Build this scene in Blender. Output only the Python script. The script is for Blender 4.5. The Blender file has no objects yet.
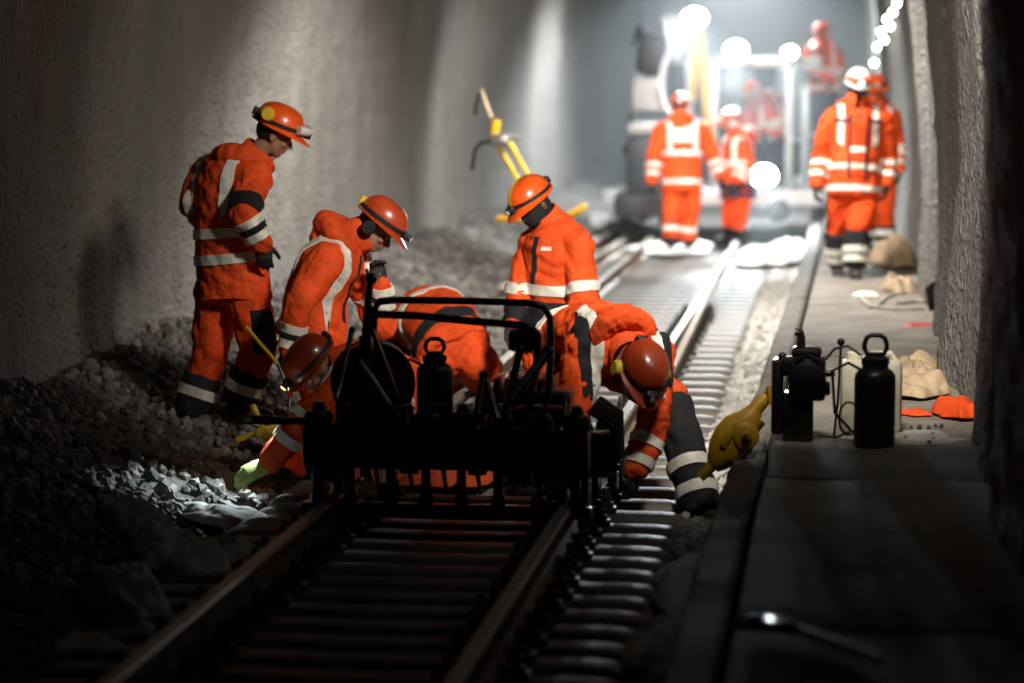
import bpy, bmesh, math, random
import numpy as np
from mathutils import Vector, Matrix, Quaternion
from mathutils.bvhtree import BVHTree

random.seed(7)
rng = np.random.default_rng(7)
scene = bpy.context.scene
COL = scene.collection

# ------------------------------------------------------------------ camera
FPX = 2400.0
CAM = Vector((1.678, 0.0, 1.82))
YAW, PITCH = math.radians(7.6), math.radians(6.0)
cd = bpy.data.cameras.new('camera')
cam = bpy.data.objects.new('camera', cd)
COL.objects.link(cam)
cam.location = CAM
cam.rotation_euler = (math.pi / 2 - PITCH, 0, YAW)
cd.sensor_width = 36.0
cd.lens = FPX / 1024.0 * 36.0
cd.clip_start, cd.clip_end = 0.1, 300
cd.dof.use_dof = True
cd.dof.focus_distance = 12.2
cd.dof.aperture_fstop = 1.15
scene.camera = cam

# ------------------------------------------------------------------ world and view
world = bpy.data.worlds.new('tunnel_dark')
scene.world = world
world.use_nodes = True
bg = world.node_tree.nodes['Background']
bg.inputs[0].default_value = (0.5, 0.6, 0.7, 1)
bg.inputs[1].default_value = 0.0008
scene.view_settings.view_transform = 'Standard'
scene.view_settings.look = 'None'
scene.view_settings.gamma = 1.0
scene.view_settings.use_curve_mapping = False
scene.view_settings.exposure = 0.0
scene.cycles.use_denoising = True
scene.cycles.max_bounces = 6
scene.cycles.volume_bounces = 0
scene.cycles.sample_clamp_indirect = 6.0
scene.cycles.caustics_reflective = False
scene.cycles.caustics_refractive = False

# ------------------------------------------------------------------ frame helpers: points of the place found from the camera's rays
_cr = cam.rotation_euler.to_matrix()
CR, CU, CF = _cr @ Vector((1, 0, 0)), _cr @ Vector((0, 1, 0)), _cr @ Vector((0, 0, -1))
HF = Vector((CF.x, CF.y, 0)).normalized()


def P(px, py, d):
    return CAM + d * (CF + (px - 512) / FPX * CR - (py - 341.5) / FPX * CU)


def G(px, py, z):
    v = CF + (px - 512) / FPX * CR - (py - 341.5) / FPX * CU
    t = (z - CAM.z) / v.z
    return CAM + v * t


def Wd(r, a, u):
    """direction: right of the picture, away from the camera, up"""
    return CR * r + HF * a + Vector((0, 0, u))


def proj(p):
    v = Vector(p) - CAM
    d = v.dot(CF)
    return 512 + FPX * v.dot(CR) / d, 341.5 - FPX * v.dot(CU) / d, d


# ------------------------------------------------------------------ materials
MATS = {}


def M(name, base, rough=0.6, metal=0.0, var=0.25, scale=6.0, bump=0.0, bscale=40.0, emit=None, estr=0.0,
      dark=None, spec=0.5, coat=0.0, alpha=1.0, trans=0.0, detail=6.0, rvar=0.0):
    if name in MATS:
        return MATS[name]
    m = bpy.data.materials.new(name)
    m.use_nodes = True
    nt = m.node_tree
    b = nt.nodes['Principled BSDF']
    b.inputs['Roughness'].default_value = rough
    b.inputs['Metallic'].default_value = metal
    b.inputs['Specular IOR Level'].default_value = spec
    b.inputs['Coat Weight'].default_value = coat
    b.inputs['Transmission Weight'].default_value = trans
    b.inputs['Alpha'].default_value = alpha
    tc = nt.nodes.new('ShaderNodeTexCoord')
    no = nt.nodes.new('ShaderNodeTexNoise')
    no.inputs['Scale'].default_value = scale
    no.inputs['Detail'].default_value = detail
    no.inputs['Roughness'].default_value = 0.62
    nt.links.new(tc.outputs['Object'], no.inputs['Vector'])
    ramp = nt.nodes.new('ShaderNodeValToRGB')
    d = dark if dark is not None else tuple(c * (1 - var) for c in base)
    hi = tuple(min(1.0, c * (1 + var * 0.35)) for c in base)
    ramp.color_ramp.elements[0].position = 0.32
    ramp.color_ramp.elements[1].position = 0.66
    ramp.color_ramp.elements[0].color = (*d, 1)
    ramp.color_ramp.elements[1].color = (*hi, 1)
    nt.links.new(no.outputs['Fac'], ramp.inputs['Fac'])
    nt.links.new(ramp.outputs['Color'], b.inputs['Base Color'])
    if rvar:
        mr = nt.nodes.new('ShaderNodeMapRange')
        mr.inputs['To Min'].default_value = max(0.05, rough - rvar)
        mr.inputs['To Max'].default_value = min(1, rough + rvar)
        nt.links.new(no.outputs['Fac'], mr.inputs['Value'])
        nt.links.new(mr.outputs['Result'], b.inputs['Roughness'])
    if bump:
        n2 = nt.nodes.new('ShaderNodeTexNoise')
        n2.inputs['Scale'].default_value = bscale
        n2.inputs['Detail'].default_value = 5.0
        nt.links.new(tc.outputs['Object'], n2.inputs['Vector'])
        bp = nt.nodes.new('ShaderNodeBump')
        bp.inputs['Strength'].default_value = 1.0
        bp.inputs['Distance'].default_value = bump
        nt.links.new(n2.outputs['Fac'], bp.inputs['Height'])
        nt.links.new(bp.outputs['Normal'], b.inputs['Normal'])
    if emit:
        b.inputs['Emission Color'].default_value = (*emit, 1)
        b.inputs['Emission Strength'].default_value = estr
    MATS[name] = m
    return m


ORANGE = (0.82, 0.084, 0.012)
M('hivis_orange', ORANGE, 0.75, var=0.42, scale=3.5, bump=0.009, bscale=26, spec=0.25)
M('hivis_trouser', (0.76, 0.072, 0.011), 0.8, var=0.42, scale=4, bump=0.009, bscale=24, spec=0.2)
M('hivis_worn', (0.55, 0.075, 0.02), 0.85, var=0.45, scale=4, bump=0.009, bscale=24, spec=0.2)
M('reflective_tape', (0.78, 0.76, 0.66), 0.45, var=0.25, scale=14, spec=0.6)
M('black_fabric', (0.016, 0.016, 0.018), 0.85, var=0.4, scale=8, bump=0.003, bscale=60, spec=0.3)
M('navy_fabric', (0.02, 0.026, 0.045), 0.85, var=0.4, scale=8, bump=0.003, bscale=60, spec=0.3)
M('boot_leather', (0.035, 0.03, 0.026), 0.6, var=0.5, scale=12, bump=0.002, bscale=80)
M('black_glove', (0.014, 0.014, 0.015), 0.7, var=0.4, scale=20, bump=0.001, bscale=150)
M('green_glove', (0.50, 0.60, 0.20), 0.75, var=0.35, scale=25, bump=0.001, bscale=150)
M('skin', (0.34, 0.17, 0.11), 0.55, var=0.2, scale=14, bump=0.0006, bscale=200)
M('skin_dark', (0.12, 0.055, 0.035), 0.5, var=0.2, scale=14, bump=0.0006, bscale=200)  # skin darkened to hold the shadow on one man's face
M('hair', (0.012, 0.009, 0.008), 0.6, var=0.4, scale=60, bump=0.003, bscale=160)
M('helmet_orange', (0.85, 0.10, 0.012), 0.28, var=0.25, scale=7, coat=0.4)
M('helmet_worn', (0.42, 0.050, 0.012), 0.30, var=0.4, scale=7, coat=0.4)
M('helmet_white', (0.72, 0.70, 0.66), 0.3, var=0.2, scale=7, coat=0.4)
M('black_rubber', (0.012, 0.012, 0.013), 0.55, var=0.3, scale=20)
M('strap_yellow', (0.75, 0.50, 0.03), 0.6, var=0.2, scale=12)
M('eye_white', (0.6, 0.58, 0.55), 0.3, var=0.1)
M('lamp_glass', (0.7, 0.72, 0.75), 0.15, var=0.1)
M('lamp_lit_white', (1, 1, 1), 0.3, var=0.0, emit=(0.86, 0.95, 1.0), estr=18)
M('lamp_lit_warm', (1, 0.9, 0.6), 0.3, var=0.0, emit=(1.0, 0.50, 0.12), estr=6)
M('flood_lit', (1, 1, 1), 0.3, var=0.0, emit=(0.85, 0.96, 1.0), estr=70)
M('festoon_lit', (1, 1, 1), 0.3, var=0.0, emit=(1.0, 0.95, 0.84), estr=40)
M('rail_side', (0.23, 0.17, 0.12), 0.6, metal=0.35, var=0.45, scale=9, bump=0.002, bscale=60)
M('rail_head', (0.40, 0.36, 0.31), 0.45, metal=0.6, var=0.25, scale=14, rvar=0.12)
M('sleeper_steel', (0.155, 0.140, 0.122), 0.52, metal=0.1, var=0.5, scale=7, bump=0.003, bscale=45, rvar=0.12, spec=0.35)
M('clip_steel', (0.06, 0.052, 0.045), 0.5, metal=0.5, var=0.4, scale=20)
M('machine_black', (0.010, 0.010, 0.011), 0.38, metal=0.3, var=0.4, scale=10, spec=0.5, coat=0.5)
M('machine_steel', (0.42, 0.40, 0.37), 0.32, metal=0.85, var=0.3, scale=16)
M('machine_yellow', (0.62, 0.34, 0.012), 0.45, var=0.35, scale=9, bump=0.001, bscale=60)
M('yellow_worn', (0.55, 0.36, 0.03), 0.55, var=0.45, scale=9)
M('can_white', (0.62, 0.58, 0.44), 0.5, var=0.2, scale=8)
M('plastic_black', (0.012, 0.012, 0.012), 0.38, var=0.2, scale=12)
M('blue_case', (0.03, 0.16, 0.32), 0.5, var=0.3, scale=10)
M('concrete_walk', (0.24, 0.21, 0.175), 0.85, var=0.40, scale=3.2, bump=0.004, bscale=35)
M('concrete_kerb', (0.15, 0.135, 0.115), 0.85, var=0.45, scale=5, bump=0.006, bscale=30)
M('ballast_base', (0.10, 0.09, 0.08), 0.9, var=0.5, scale=9, bump=0.03, bscale=22)
M('stone_grey', (0.24, 0.22, 0.20), 0.72, var=0.4, scale=5, bump=0.004, bscale=60, spec=0.5)
M('stone_dark', (0.13, 0.12, 0.11), 0.72, var=0.4, scale=5, bump=0.004, bscale=60, spec=0.5)
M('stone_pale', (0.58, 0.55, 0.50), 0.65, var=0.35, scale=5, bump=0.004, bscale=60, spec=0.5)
M('fleece_white', (0.74, 0.73, 0.70), 0.8, var=0.25, scale=3, bump=0.004, bscale=30)
M('fleece_dirty', (0.50, 0.47, 0.41), 0.85, var=0.5, scale=4, bump=0.004, bscale=30)
M('sacking', (0.42, 0.31, 0.20), 0.9, var=0.4, scale=7, bump=0.004, bscale=50)
M('red_plastic', (0.55, 0.03, 0.02), 0.5, var=0.3, scale=9)
M('wagon_grey', (0.30, 0.31, 0.31), 0.5, metal=0.3, var=0.35, scale=5)
M('wagon_dark', (0.05, 0.055, 0.06), 0.55, metal=0.3, var=0.4, scale=6)
M('wagon_pale', (0.66, 0.66, 0.63), 0.5, var=0.2, scale=5)
M('post_grey', (0.55, 0.58, 0.56), 0.4, metal=0.4, var=0.2, scale=5)
M('seat_grey', (0.42, 0.41, 0.38), 0.7, var=0.2, scale=8)
M('hose_pale', (0.7, 0.7, 0.68), 0.35, var=0.2, scale=9)
M('tag_gloss', (0.8, 0.74, 0.66), 0.22, var=0.1, scale=9, spec=1.0, coat=0.6)
M('wood_pale', (0.46, 0.34, 0.22), 0.75, var=0.3, scale=8)


def shotcrete(name, base, dark, big, fine):
    m = bpy.data.materials.new(name)
    m.use_nodes = True
    nt = m.node_tree
    L = nt.links.new
    b = nt.nodes['Principled BSDF']
    b.inputs['Roughness'].default_value = 0.88
    b.inputs['Specular IOR Level'].default_value = 0.3
    tc = nt.nodes.new('ShaderNodeTexCoord')
    mp = nt.nodes.new('ShaderNodeMapping')
    mp.inputs['Scale'].default_value = (1, 1, 0.16)          # streaks run down the lining
    L(tc.outputs['Object'], mp.inputs['Vector'])
    n1 = nt.nodes.new('ShaderNodeTexNoise')
    n1.inputs['Scale'].default_value = 1.7
    n1.inputs['Detail'].default_value = 7
    L(mp.outputs['Vector'], n1.inputs['Vector'])
    n2 = nt.nodes.new('ShaderNodeTexNoise')
    n2.inputs['Scale'].default_value = 26
    n2.inputs['Detail'].default_value = 4
    L(tc.outputs['Object'], n2.inputs['Vector'])
    n3 = nt.nodes.new('ShaderNodeTexVoronoi')
    n3.inputs['Scale'].default_value = 19
    n3.inputs['Randomness'].default_value = 1.0
    L(tc.outputs['Object'], n3.inputs['Vector'])
    r = nt.nodes.new('ShaderNodeValToRGB')
    r.color_ramp.elements[0].position = 0.3
    r.color_ramp.elements[1].position = 0.7
    r.color_ramp.elements[0].color = (*dark, 1)
    r.color_ramp.elements[1].color = (*base, 1)
    L(n1.outputs['Fac'], r.inputs['Fac'])
    mx = nt.nodes.new('ShaderNodeMixRGB')
    mx.blend_type = 'MULTIPLY'
    mx.inputs['Fac'].default_value = 0.35
    L(r.outputs['Color'], mx.inputs['Color1'])
    L(n2.outputs['Fac'], mx.inputs['Color2'])
    L(mx.outputs['Color'], b.inputs['Base Color'])
    b1 = nt.nodes.new('ShaderNodeBump')
    b1.inputs['Distance'].default_value = big
    L(n3.outputs['Distance'], b1.inputs['Height'])
    b2 = nt.nodes.new('ShaderNodeBump')
    b2.inputs['Distance'].default_value = fine
    L(n2.outputs['Fac'], b2.inputs['Height'])
    L(b1.outputs['Normal'], b2.inputs['Normal'])
    L(b2.outputs['Normal'], b.inputs['Normal'])
    MATS[name] = m


shotcrete('shotcrete', (0.34, 0.32, 0.29), (0.24, 0.225, 0.205), 0.02, 0.05)
shotcrete('shotcrete_rough', (0.30, 0.28, 0.255), (0.17, 0.16, 0.145), 0.035, 0.06)


# ------------------------------------------------------------------ mesh helpers
class MB:
    """collects vertices and faces (world or local) for ONE mesh"""

    def __init__(self):
        self.v, self.f, self.mi = [], [], []

    def add(self, vs, fs, mi=0):
        o = len(self.v)
        self.v.extend([tuple(x) for x in vs])
        self.f.extend([tuple(i + o for i in f) for f in fs])
        self.mi.extend([mi] * len(fs))
        return self

    def box(self, c, s, rot=None, bev=0.0, mi=0):
        c = Vector(c)
        hx, hy, hz = s[0] / 2, s[1] / 2, s[2] / 2
        if bev <= 0:
            vs = [Vector((x, y, z)) for z in (-hz, hz) for y in (-hy, hy) for x in (-hx, hx)]
            fs = [(0, 2, 3, 1), (4, 5, 7, 6), (0, 1, 5, 4), (2, 6, 7, 3), (0, 4, 6, 2), (1, 3, 7, 5)]
        else:
            b = min(bev, hx * .95, hy * .95, hz * .95)
            vs, fs = [], []
            bm = bmesh.new()
            bmesh.ops.create_cube(bm, size=1)
            for v in bm.verts:
                v.co = Vector((v.co.x * s[0], v.co.y * s[1], v.co.z * s[2]))
            bmesh.ops.bevel(bm, geom=list(bm.edges), offset=b, segments=2, profile=0.5, affect='EDGES')
            bm.verts.index_update()
            vs = [v.co.copy() for v in bm.verts]
            fs = [[v.index for v in f.verts] for f in bm.faces]
            bm.free()
        if rot is not None:
            vs = [rot @ v for v in vs]
        return self.add([v + c for v in vs], fs, mi)

    def bar(self, a, b, w, h, up=(0, 0, 1), bev=0.0, mi=0):
        a, b = Vector(a), Vector(b)
        d = b - a
        L = d.length
        y = d.normalized()
        up = Vector(up)
        if abs(y.dot(up)) > 0.97:
            up = Vector((1, 0, 0))
        x = y.cross(up).normalized()
        z = x.cross(y)
        R = Matrix((x, y, z)).transposed()
        return self.box((a + b) / 2, (w, L, h), R, bev, mi)

    def tube(self, pts, r, n=10, cap=True, mi=0, closed=False):
        pts = [Vector(p) for p in pts]
        rs = r if isinstance(r, (list, tuple)) else [r] * len(pts)
        N = len(pts)
        t0 = (pts[1] - pts[0]).normalized()
        ref = Vector((0, 0, 1)) if abs(t0.z) < 0.9 else Vector((1, 0, 0))
        x = t0.cross(ref).normalized()
        vs, fs = [], []
        for i, p in enumerate(pts):
            if closed:
                t = (pts[(i + 1) % N] - pts[i - 1])
            else:
                t = (pts[min(i + 1, N - 1)] - pts[max(i - 1, 0)])
            t = t.normalized() if t.length > 1e-9 else t0
            x = (x - t * x.dot(t))
            x = x.normalized() if x.length > 1e-6 else t.orthogonal().normalized()
            y = t.cross(x)
            for k in range(n):
                a = 2 * math.pi * k / n
                vs.append(p + (x * math.cos(a) + y * math.sin(a)) * rs[i])
        R = N if closed else N - 1
        for i in range(R):
            j = (i + 1) % N
            for k in range(n):
                k2 = (k + 1) % n
                fs.append((i * n + k, i * n + k2, j * n + k2, j * n + k))
        if cap and not closed:
            fs.append(tuple(reversed(range(n))))
            fs.append(tuple((N - 1) * n + k for k in range(n)))
        return self.add(vs, fs, mi)

    def cyl(self, a, b, r, n=16, r2=None, mi=0):
        return self.tube([a, b], [r, r if r2 is None else r2], n, mi=mi)

    def lathe(self, base, prof, n=20, axis=(0, 0, 1), mi=0, sx=1.0, sy=1.0):
        """prof: (radius, height) list from bottom to top"""
        q = Vector((0, 0, 1)).rotation_difference(Vector(axis).normalized())
        vs, fs = [], []
        for (r, h) in prof:
            for k in range(n):
                a = 2 * math.pi * k / n
                vs.append(Vector(base) + q @ Vector((r * math.cos(a) * sx, r * math.sin(a) * sy, h)))
        for i in range(len(prof) - 1):
            for k in range(n):
                k2 = (k + 1) % n
                fs.append((i * n + k, i * n + k2, (i + 1) * n + k2, (i + 1) * n + k))
        fs.append(tuple(reversed(range(n))))
        fs.append(tuple((len(prof) - 1) * n + k for k in range(n)))
        return self.add(vs, fs, mi)

    def ell(self, c, ax, ay, az, n=14, m=9, mi=0):
        c, ax, ay, az = Vector(c), Vector(ax), Vector(ay), Vector(az)
        vs, fs = [c - az], []
        for i in range(1, m):
            t = math.pi * i / m
            for k in range(n):
                a = 2 * math.pi * k / n
                vs.append(c + (ax * math.cos(a) + ay * math.sin(a)) * math.sin(t) - az * math.cos(t))
        vs.append(c + az)
        for k in range(n):
            fs.append((0, 1 + (k + 1) % n, 1 + k))
        for i in range(m - 2):
            for k in range(n):
                k2 = (k + 1) % n
                fs.append((1 + i * n + k, 1 + i * n + k2, 1 + (i + 1) * n + k2, 1 + (i + 1) * n + k))
        last = len(vs) - 1
        for k in range(n):
            fs.append((1 + (m - 2) * n + k, 1 + (m - 2) * n + (k + 1) % n, last))
        return self.add(vs, fs, mi)

    def sph(self, c, r, n=12, m=8, mi=0):
        return self.ell(c, (r, 0, 0), (0, r, 0), (0, 0, r), n, m, mi)

    def cap(self, a, b, ra, rb, n=14):
        """tapered capsule with round ends"""
        a, b = Vector(a), Vector(b)
        d = b - a
        if d.length < 1e-5:
            return self.sph(a, ra)
        t = d.normalized()
        pts, rs = [], []
        for k in (0, 1, 2):
            an = math.pi / 2 * (1 - k / 3)
            pts.append(a - t * ra * math.sin(an)); rs.append(max(ra * math.cos(an), 0.002))
        pts.append(a); rs.append(ra)
        pts.append((a + b) / 2); rs.append((ra + rb) / 2)
        pts.append(b); rs.append(rb)
        for k in (1, 2, 3):
            an = math.pi / 2 * k / 3
            pts.append(b + t * rb * math.sin(an)); rs.append(max(rb * math.cos(an), 0.002))
        return self.tube(pts, rs, n)

    def loft(self, rings, n=24):
        """rings: (centre, axis1*r1, axis2*r2)"""
        vs, fs = [], []
        for c, a, b in rings:
            for k in range(n):
                t = 2 * math.pi * k / n
                vs.append(c + a * math.cos(t) + b * math.sin(t))
        for i in range(len(rings) - 1):
            for k in range(n):
                k2 = (k + 1) % n
                fs.append((i * n + k, i * n + k2, (i + 1) * n + k2, (i + 1) * n + k))
        fs.append(tuple(reversed(range(n))))
        fs.append(tuple((len(rings) - 1) * n + k for k in range(n)))
        return self.add(vs, fs)

    def mesh(self, name, mats, origin=(0, 0, 0), smooth=False):
        me = bpy.data.meshes.new(name)
        o = Vector(origin)
        me.from_pydata([(Vector(v) - o)[:] for v in self.v], [], self.f)
        for m in (mats if isinstance(mats, (list, tuple)) else [mats]):
            me.materials.append(MATS[m])
        me.polygons.foreach_set('material_index', self.mi)
        if smooth:
            me.polygons.foreach_set('use_smooth', [True] * len(me.polygons))
            if smooth != 'all':
                me.set_sharp_from_angle(angle=math.radians(38))
        me.update()
        return me

    def build(self, name, mats, parent=None, smooth=True):
        """world coordinates in; origin at the parent's root or at the mesh's own base"""
        if parent is not None:
            org = world_loc(parent)
            ob = bpy.data.objects.new(name, self.mesh(name, mats, org, smooth))
            COL.objects.link(ob)
            ob.parent = parent
            ob['_w'] = tuple(org)
        else:
            vs = np.array(self.v)
            org = Vector((vs[:, 0].mean(), vs[:, 1].mean(), vs[:, 2].min()))
            ob = bpy.data.objects.new(name, self.mesh(name, mats, org, smooth))
            COL.objects.link(ob)
            ob.location = org
            ob['_w'] = tuple(org)
        return ob


def world_loc(o):
    return Vector(o['_w'])


def thing(name, label, cat, loc, group=None):
    o = bpy.data.objects.new(name, None)
    COL.objects.link(o)
    o.location = loc
    o.empty_display_size = 0.1
    o['_w'] = tuple(loc)
    return tag(o, label, cat, group)


def tag(o, label, cat, group=None):
    o['label'] = label
    o['category'] = cat
    if group:
        o['group'] = group
    return o


def struct(o, label=None):
    o['kind'] = 'structure'
    if label:
        o['label'] = label
    return o


def mesh_obj(name, me, mat, parent=None, org=None):
    """links a ready mesh whose vertices are in world coordinates"""
    org = world_loc(parent) if parent is not None else Vector(org or (0, 0, 0))
    me.transform(Matrix.Translation(-org))
    me.materials.clear()
    me.materials.append(MATS[mat])
    ob = bpy.data.objects.new(name, me)
    COL.objects.link(ob)
    if parent is not None:
        ob.parent = parent
    else:
        ob.location = org
    ob['_w'] = tuple(org)
    return ob


# ------------------------------------------------------------------ numpy noise
class Noise:
    def __init__(self, seed, waves, lo, hi, aniso=(1, 1, 1)):
        r = np.random.default_rng(seed)
        k = r.normal(size=(waves, 3))
        k /= np.linalg.norm(k, axis=1)[:, None]
        wl = np.exp(r.uniform(np.log(lo), np.log(hi), waves))
        self.k = k * (2 * np.pi / wl)[:, None] * np.array(aniso)[None]
        self.ph = r.uniform(0, 6.28, waves)
        k2 = r.normal(size=(waves, 3))
        self.k2 = k2 / np.linalg.norm(k2, axis=1)[:, None] * (2 * np.pi / (wl * 1.9))[:, None] * np.array(aniso)[None]
        self.a = (wl / hi) ** 0.7
        self.a /= self.a.sum()

    def __call__(self, p, ridge=False):
        t = p @ self.k.T + self.ph + 1.6 * np.sin(p @ self.k2.T)
        s = np.abs(np.sin(t * 0.5)) * 2 - 1.27 if ridge else np.sin(t)
        return s @ self.a


def remesh(mb, voxel, smooth=3, wr=0.0, seed=1, lo=0.05, hi=0.16):
    me = mb.mesh('tmp', [])
    ob = bpy.data.objects.new('tmp', me)
    COL.objects.link(ob)
    md = ob.modifiers.new('r', 'REMESH')
    md.mode = 'VOXEL'
    md.voxel_size = voxel
    dg = bpy.context.evaluated_depsgraph_get()
    out = bpy.data.meshes.new_from_object(ob.evaluated_get(dg))
    bpy.data.objects.remove(ob)
    bpy.data.meshes.remove(me)
    n = len(out.vertices)
    co = np.empty(n * 3); out.vertices.foreach_get('co', co); co = co.reshape(-1, 3)
    e = np.empty(len(out.edges) * 2, dtype=np.int64); out.edges.foreach_get('vertices', e); e = e.reshape(-1, 2)
    deg = np.bincount(e.ravel(), minlength=n).astype(float)[:, None]
    deg[deg == 0] = 1
    for it in range(smooth):
        for lam in (0.6, -0.35):
            s = np.zeros_like(co)
            for ax in range(3):
                s[:, ax] = np.bincount(e[:, 0], weights=co[e[:, 1], ax], minlength=n) + np.bincount(e[:, 1], weights=co[e[:, 0], ax], minlength=n)
            co = co + lam * (s / deg - co)
    out.vertices.foreach_set('co', co.ravel())
    out.update()
    if wr:
        nr = np.empty(n * 3); out.vertices.foreach_get('normal', nr); nr = nr.reshape(-1, 3)
        w = Noise(seed, 7, lo, hi)(co, True) * wr + Noise(seed + 50, 5, hi, hi * 3)(co) * wr * 0.9
        co = co + nr * w[:, None]
        out.vertices.foreach_set('co', co.ravel())
    out.polygons.foreach_set('use_smooth', [True] * len(out.polygons))
    out.update()
    return out


def bvh_of(me):
    return BVHTree.FromPolygons([v.co.copy() for v in me.vertices], [p.vertices[:] for p in me.polygons])


def strip(bvh, c, axis, ref, w, a0, a1, rexp, off=0.006, n=40, rmin=0.0, rows=2, closed=None):
    """a band of tape laid on a surface round an axis through c; rexp(angle)->limit radius"""
    axis = Vector(axis).normalized()
    x = Vector(ref); x = (x - axis * x.dot(axis)).normalized()
    y = axis.cross(x)
    closed = (abs(a1 - a0) > 6.2) if closed is None else closed
    K = n if closed else n + 1
    mb = MB()
    vo, vi = [], []
    for i in range(K):
        a = a0 + (a1 - a0) * i / n
        d = x * math.cos(a) + y * math.sin(a)
        lim = rexp
        for j in range(rows):
            q = c + axis * w * (j / (rows - 1) - 0.5)
            h = bvh.ray_cast(q, d, lim)
            r = h[3] if h[0] is not None else lim * 0.72
            vo.append(q + d * (r + off)); vi.append(q + d * (r - 0.008))
    # median filter of radii is not needed: the cloth is smooth
    fs = []
    T = K if closed else K - 1
    N = len(vo)
    for i in range(T):
        i2 = (i + 1) % K
        for j in range(rows - 1):
            a, b, c2, d2 = i * rows + j, i2 * rows + j, i2 * rows + j + 1, i * rows + j + 1
            fs.append((a, b, c2, d2))
        fs.append((i * rows, i * rows + N, i2 * rows + N, i2 * rows))
        a, b = i * rows + rows - 1, i2 * rows + rows - 1
        fs.append((a, b, b + N, a + N))
    mb.add(vo + vi, fs)
    return mb

# ================================================================== the tunnel
def lerp(a, b, t):
    return a + (b - a) * t


XL, XR = -2.72, 2.34            # wall feet
Z_WALK = 0.22
YN, YF = -3.0, 78.0


def tunnel_x(y):
    """the far bore bends gently to the left"""
    t = max(0.0, y - 34.0)
    return -0.0019 * t * t


def profile(side, t):
    """t 0..1 from the foot to the crown; returns offset from the wall foot (inwards) and height"""
    half = (XR - XL) / 2
    hw = 2.55                                     # springing height
    arc = math.pi / 2 * half
    s = t * (hw + 0.6 + arc)
    if s < hw + 0.6:
        return -0.10 * math.sin(s / (hw + 0.6) * math.pi), -0.6 + s
    a = (s - hw - 0.6) / half
    return half - half * math.cos(a), hw + half * math.sin(a)


def build_wall(side, name, label, mat, amp, seed):
    ys = np.concatenate([np.arange(YN, 7, 0.30), np.arange(7, 24, 0.055), np.arange(24, 44, 0.12), np.arange(44, YF, 0.4)])
    ts = np.concatenate([np.linspace(0, 0.62, 95), np.linspace(0.62, 1, 18)[1:]])
    foot = XL if side < 0 else XR
    sg = 1 if side < 0 else -1
    Y, T = np.meshgrid(ys, ts, indexing='ij')
    pr = np.array([profile(side, t) for t in ts])
    off = np.broadcast_to(pr[:, 0], Y.shape).copy()
    Z = np.broadcast_to(pr[:, 1], Y.shape).copy()
    pts = np.stack([np.zeros_like(Y), Y, Z], -1).reshape(-1, 3)
    col = Noise(seed, 7, 0.9, 3.2, (1, 1, 0.10))(pts).reshape(Y.shape)          # hanging columns of sprayed concrete
    big = Noise(seed + 1, 6, 2.0, 6.0, (1, 1, 0.5))(pts).reshape(Y.shape)
    med = Noise(seed + 2, 9, 0.22, 0.7)(pts).reshape(Y.shape)
    sml = Noise(seed + 3, 12, 0.07, 0.20)(pts, True).reshape(Y.shape)
    d = amp[0] * col + amp[1] * big + amp[2] * med + amp[3] * sml
    if side > 0:
        d += 0.15 * np.exp(-((Y - 8.7) / 0.9) ** 2) * np.clip(1.15 - Z * 0.05, 0, 1)     # the near bulge
        d += 0.10 * np.exp(-((Y - 13.4) / 0.8) ** 2) * np.clip((1.6 - Z) / 1.2, 0, 1)
        d += 0.07 * np.exp(-((Y - 11.1) / 0.45) ** 2)
    else:
        d += 0.16 * np.exp(-((Y - 10.5) / 1.6) ** 2) + 0.03 * np.exp(-((Y - 45) / 3) ** 2)
    tx = np.array([tunnel_x(y) for y in ys])[:, None]
    arcm = np.clip((Z - 2.4) / 1.5, 0, 1)
    X = foot + sg * (off + d * (1 - 0.7 * arcm)) + tx
    Z = Z - d * arcm * 0.7
    V = np.stack([X, Y, Z], -1).reshape(-1, 3)
    ny, nt_ = Y.shape
    idx = np.arange(ny * nt_).reshape(ny, nt_)
    a, b, c, e = idx[:-1, :-1].ravel(), idx[1:, :-1].ravel(), idx[1:, 1:].ravel(), idx[:-1, 1:].ravel()
    F = np.stack([a, b, c, e] if side > 0 else [a, e, c, b], -1)
    me = bpy.data.meshes.new(name)
    me.from_pydata(V.tolist(), [], F.tolist())
    me.polygons.foreach_set('use_smooth', [True] * len(me.polygons))
    ob = mesh_obj(name, me, mat)
    struct(ob, label)
    return ob


build_wall(-1, 'wall_left', 'rough grey sprayed concrete tunnel lining behind the crew', 'shotcrete', (0.045, 0.07, 0.026, 0.022), 3)
build_wall(1, 'wall_right', 'dark rough sprayed concrete tunnel lining beside the walkway', 'shotcrete_rough', (0.15, 0.04, 0.024, 0.011), 11)

mb = MB()
mb.box((tunnel_x(YF) - 0.2, YF, 2.4), (6.4, 0.3, 7.0))
struct(mb.build('wall_far', 'shotcrete', None, False), 'far dark end of the tunnel bore')


# ---- ballast bed
def bank(x, y):
    """height of the ballast"""
    z = -0.235
    if x < -0.98:
        t = min(1.0, (-0.98 - x) / 1.5)
        z += 0.14 * min(1, t * 2.5) + 0.30 * t * t
    if x > 1.0:
        z += 0.04
    z += 0.05 * math.sin(1.7 * y + 2 * x) * min(1, max(0, (-x - 1.0) * 2)) + 0.03 * math.sin(4.1 * y - 3 * x) * min(1, max(0, (-x - 1.0) * 2))
    return z


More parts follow.
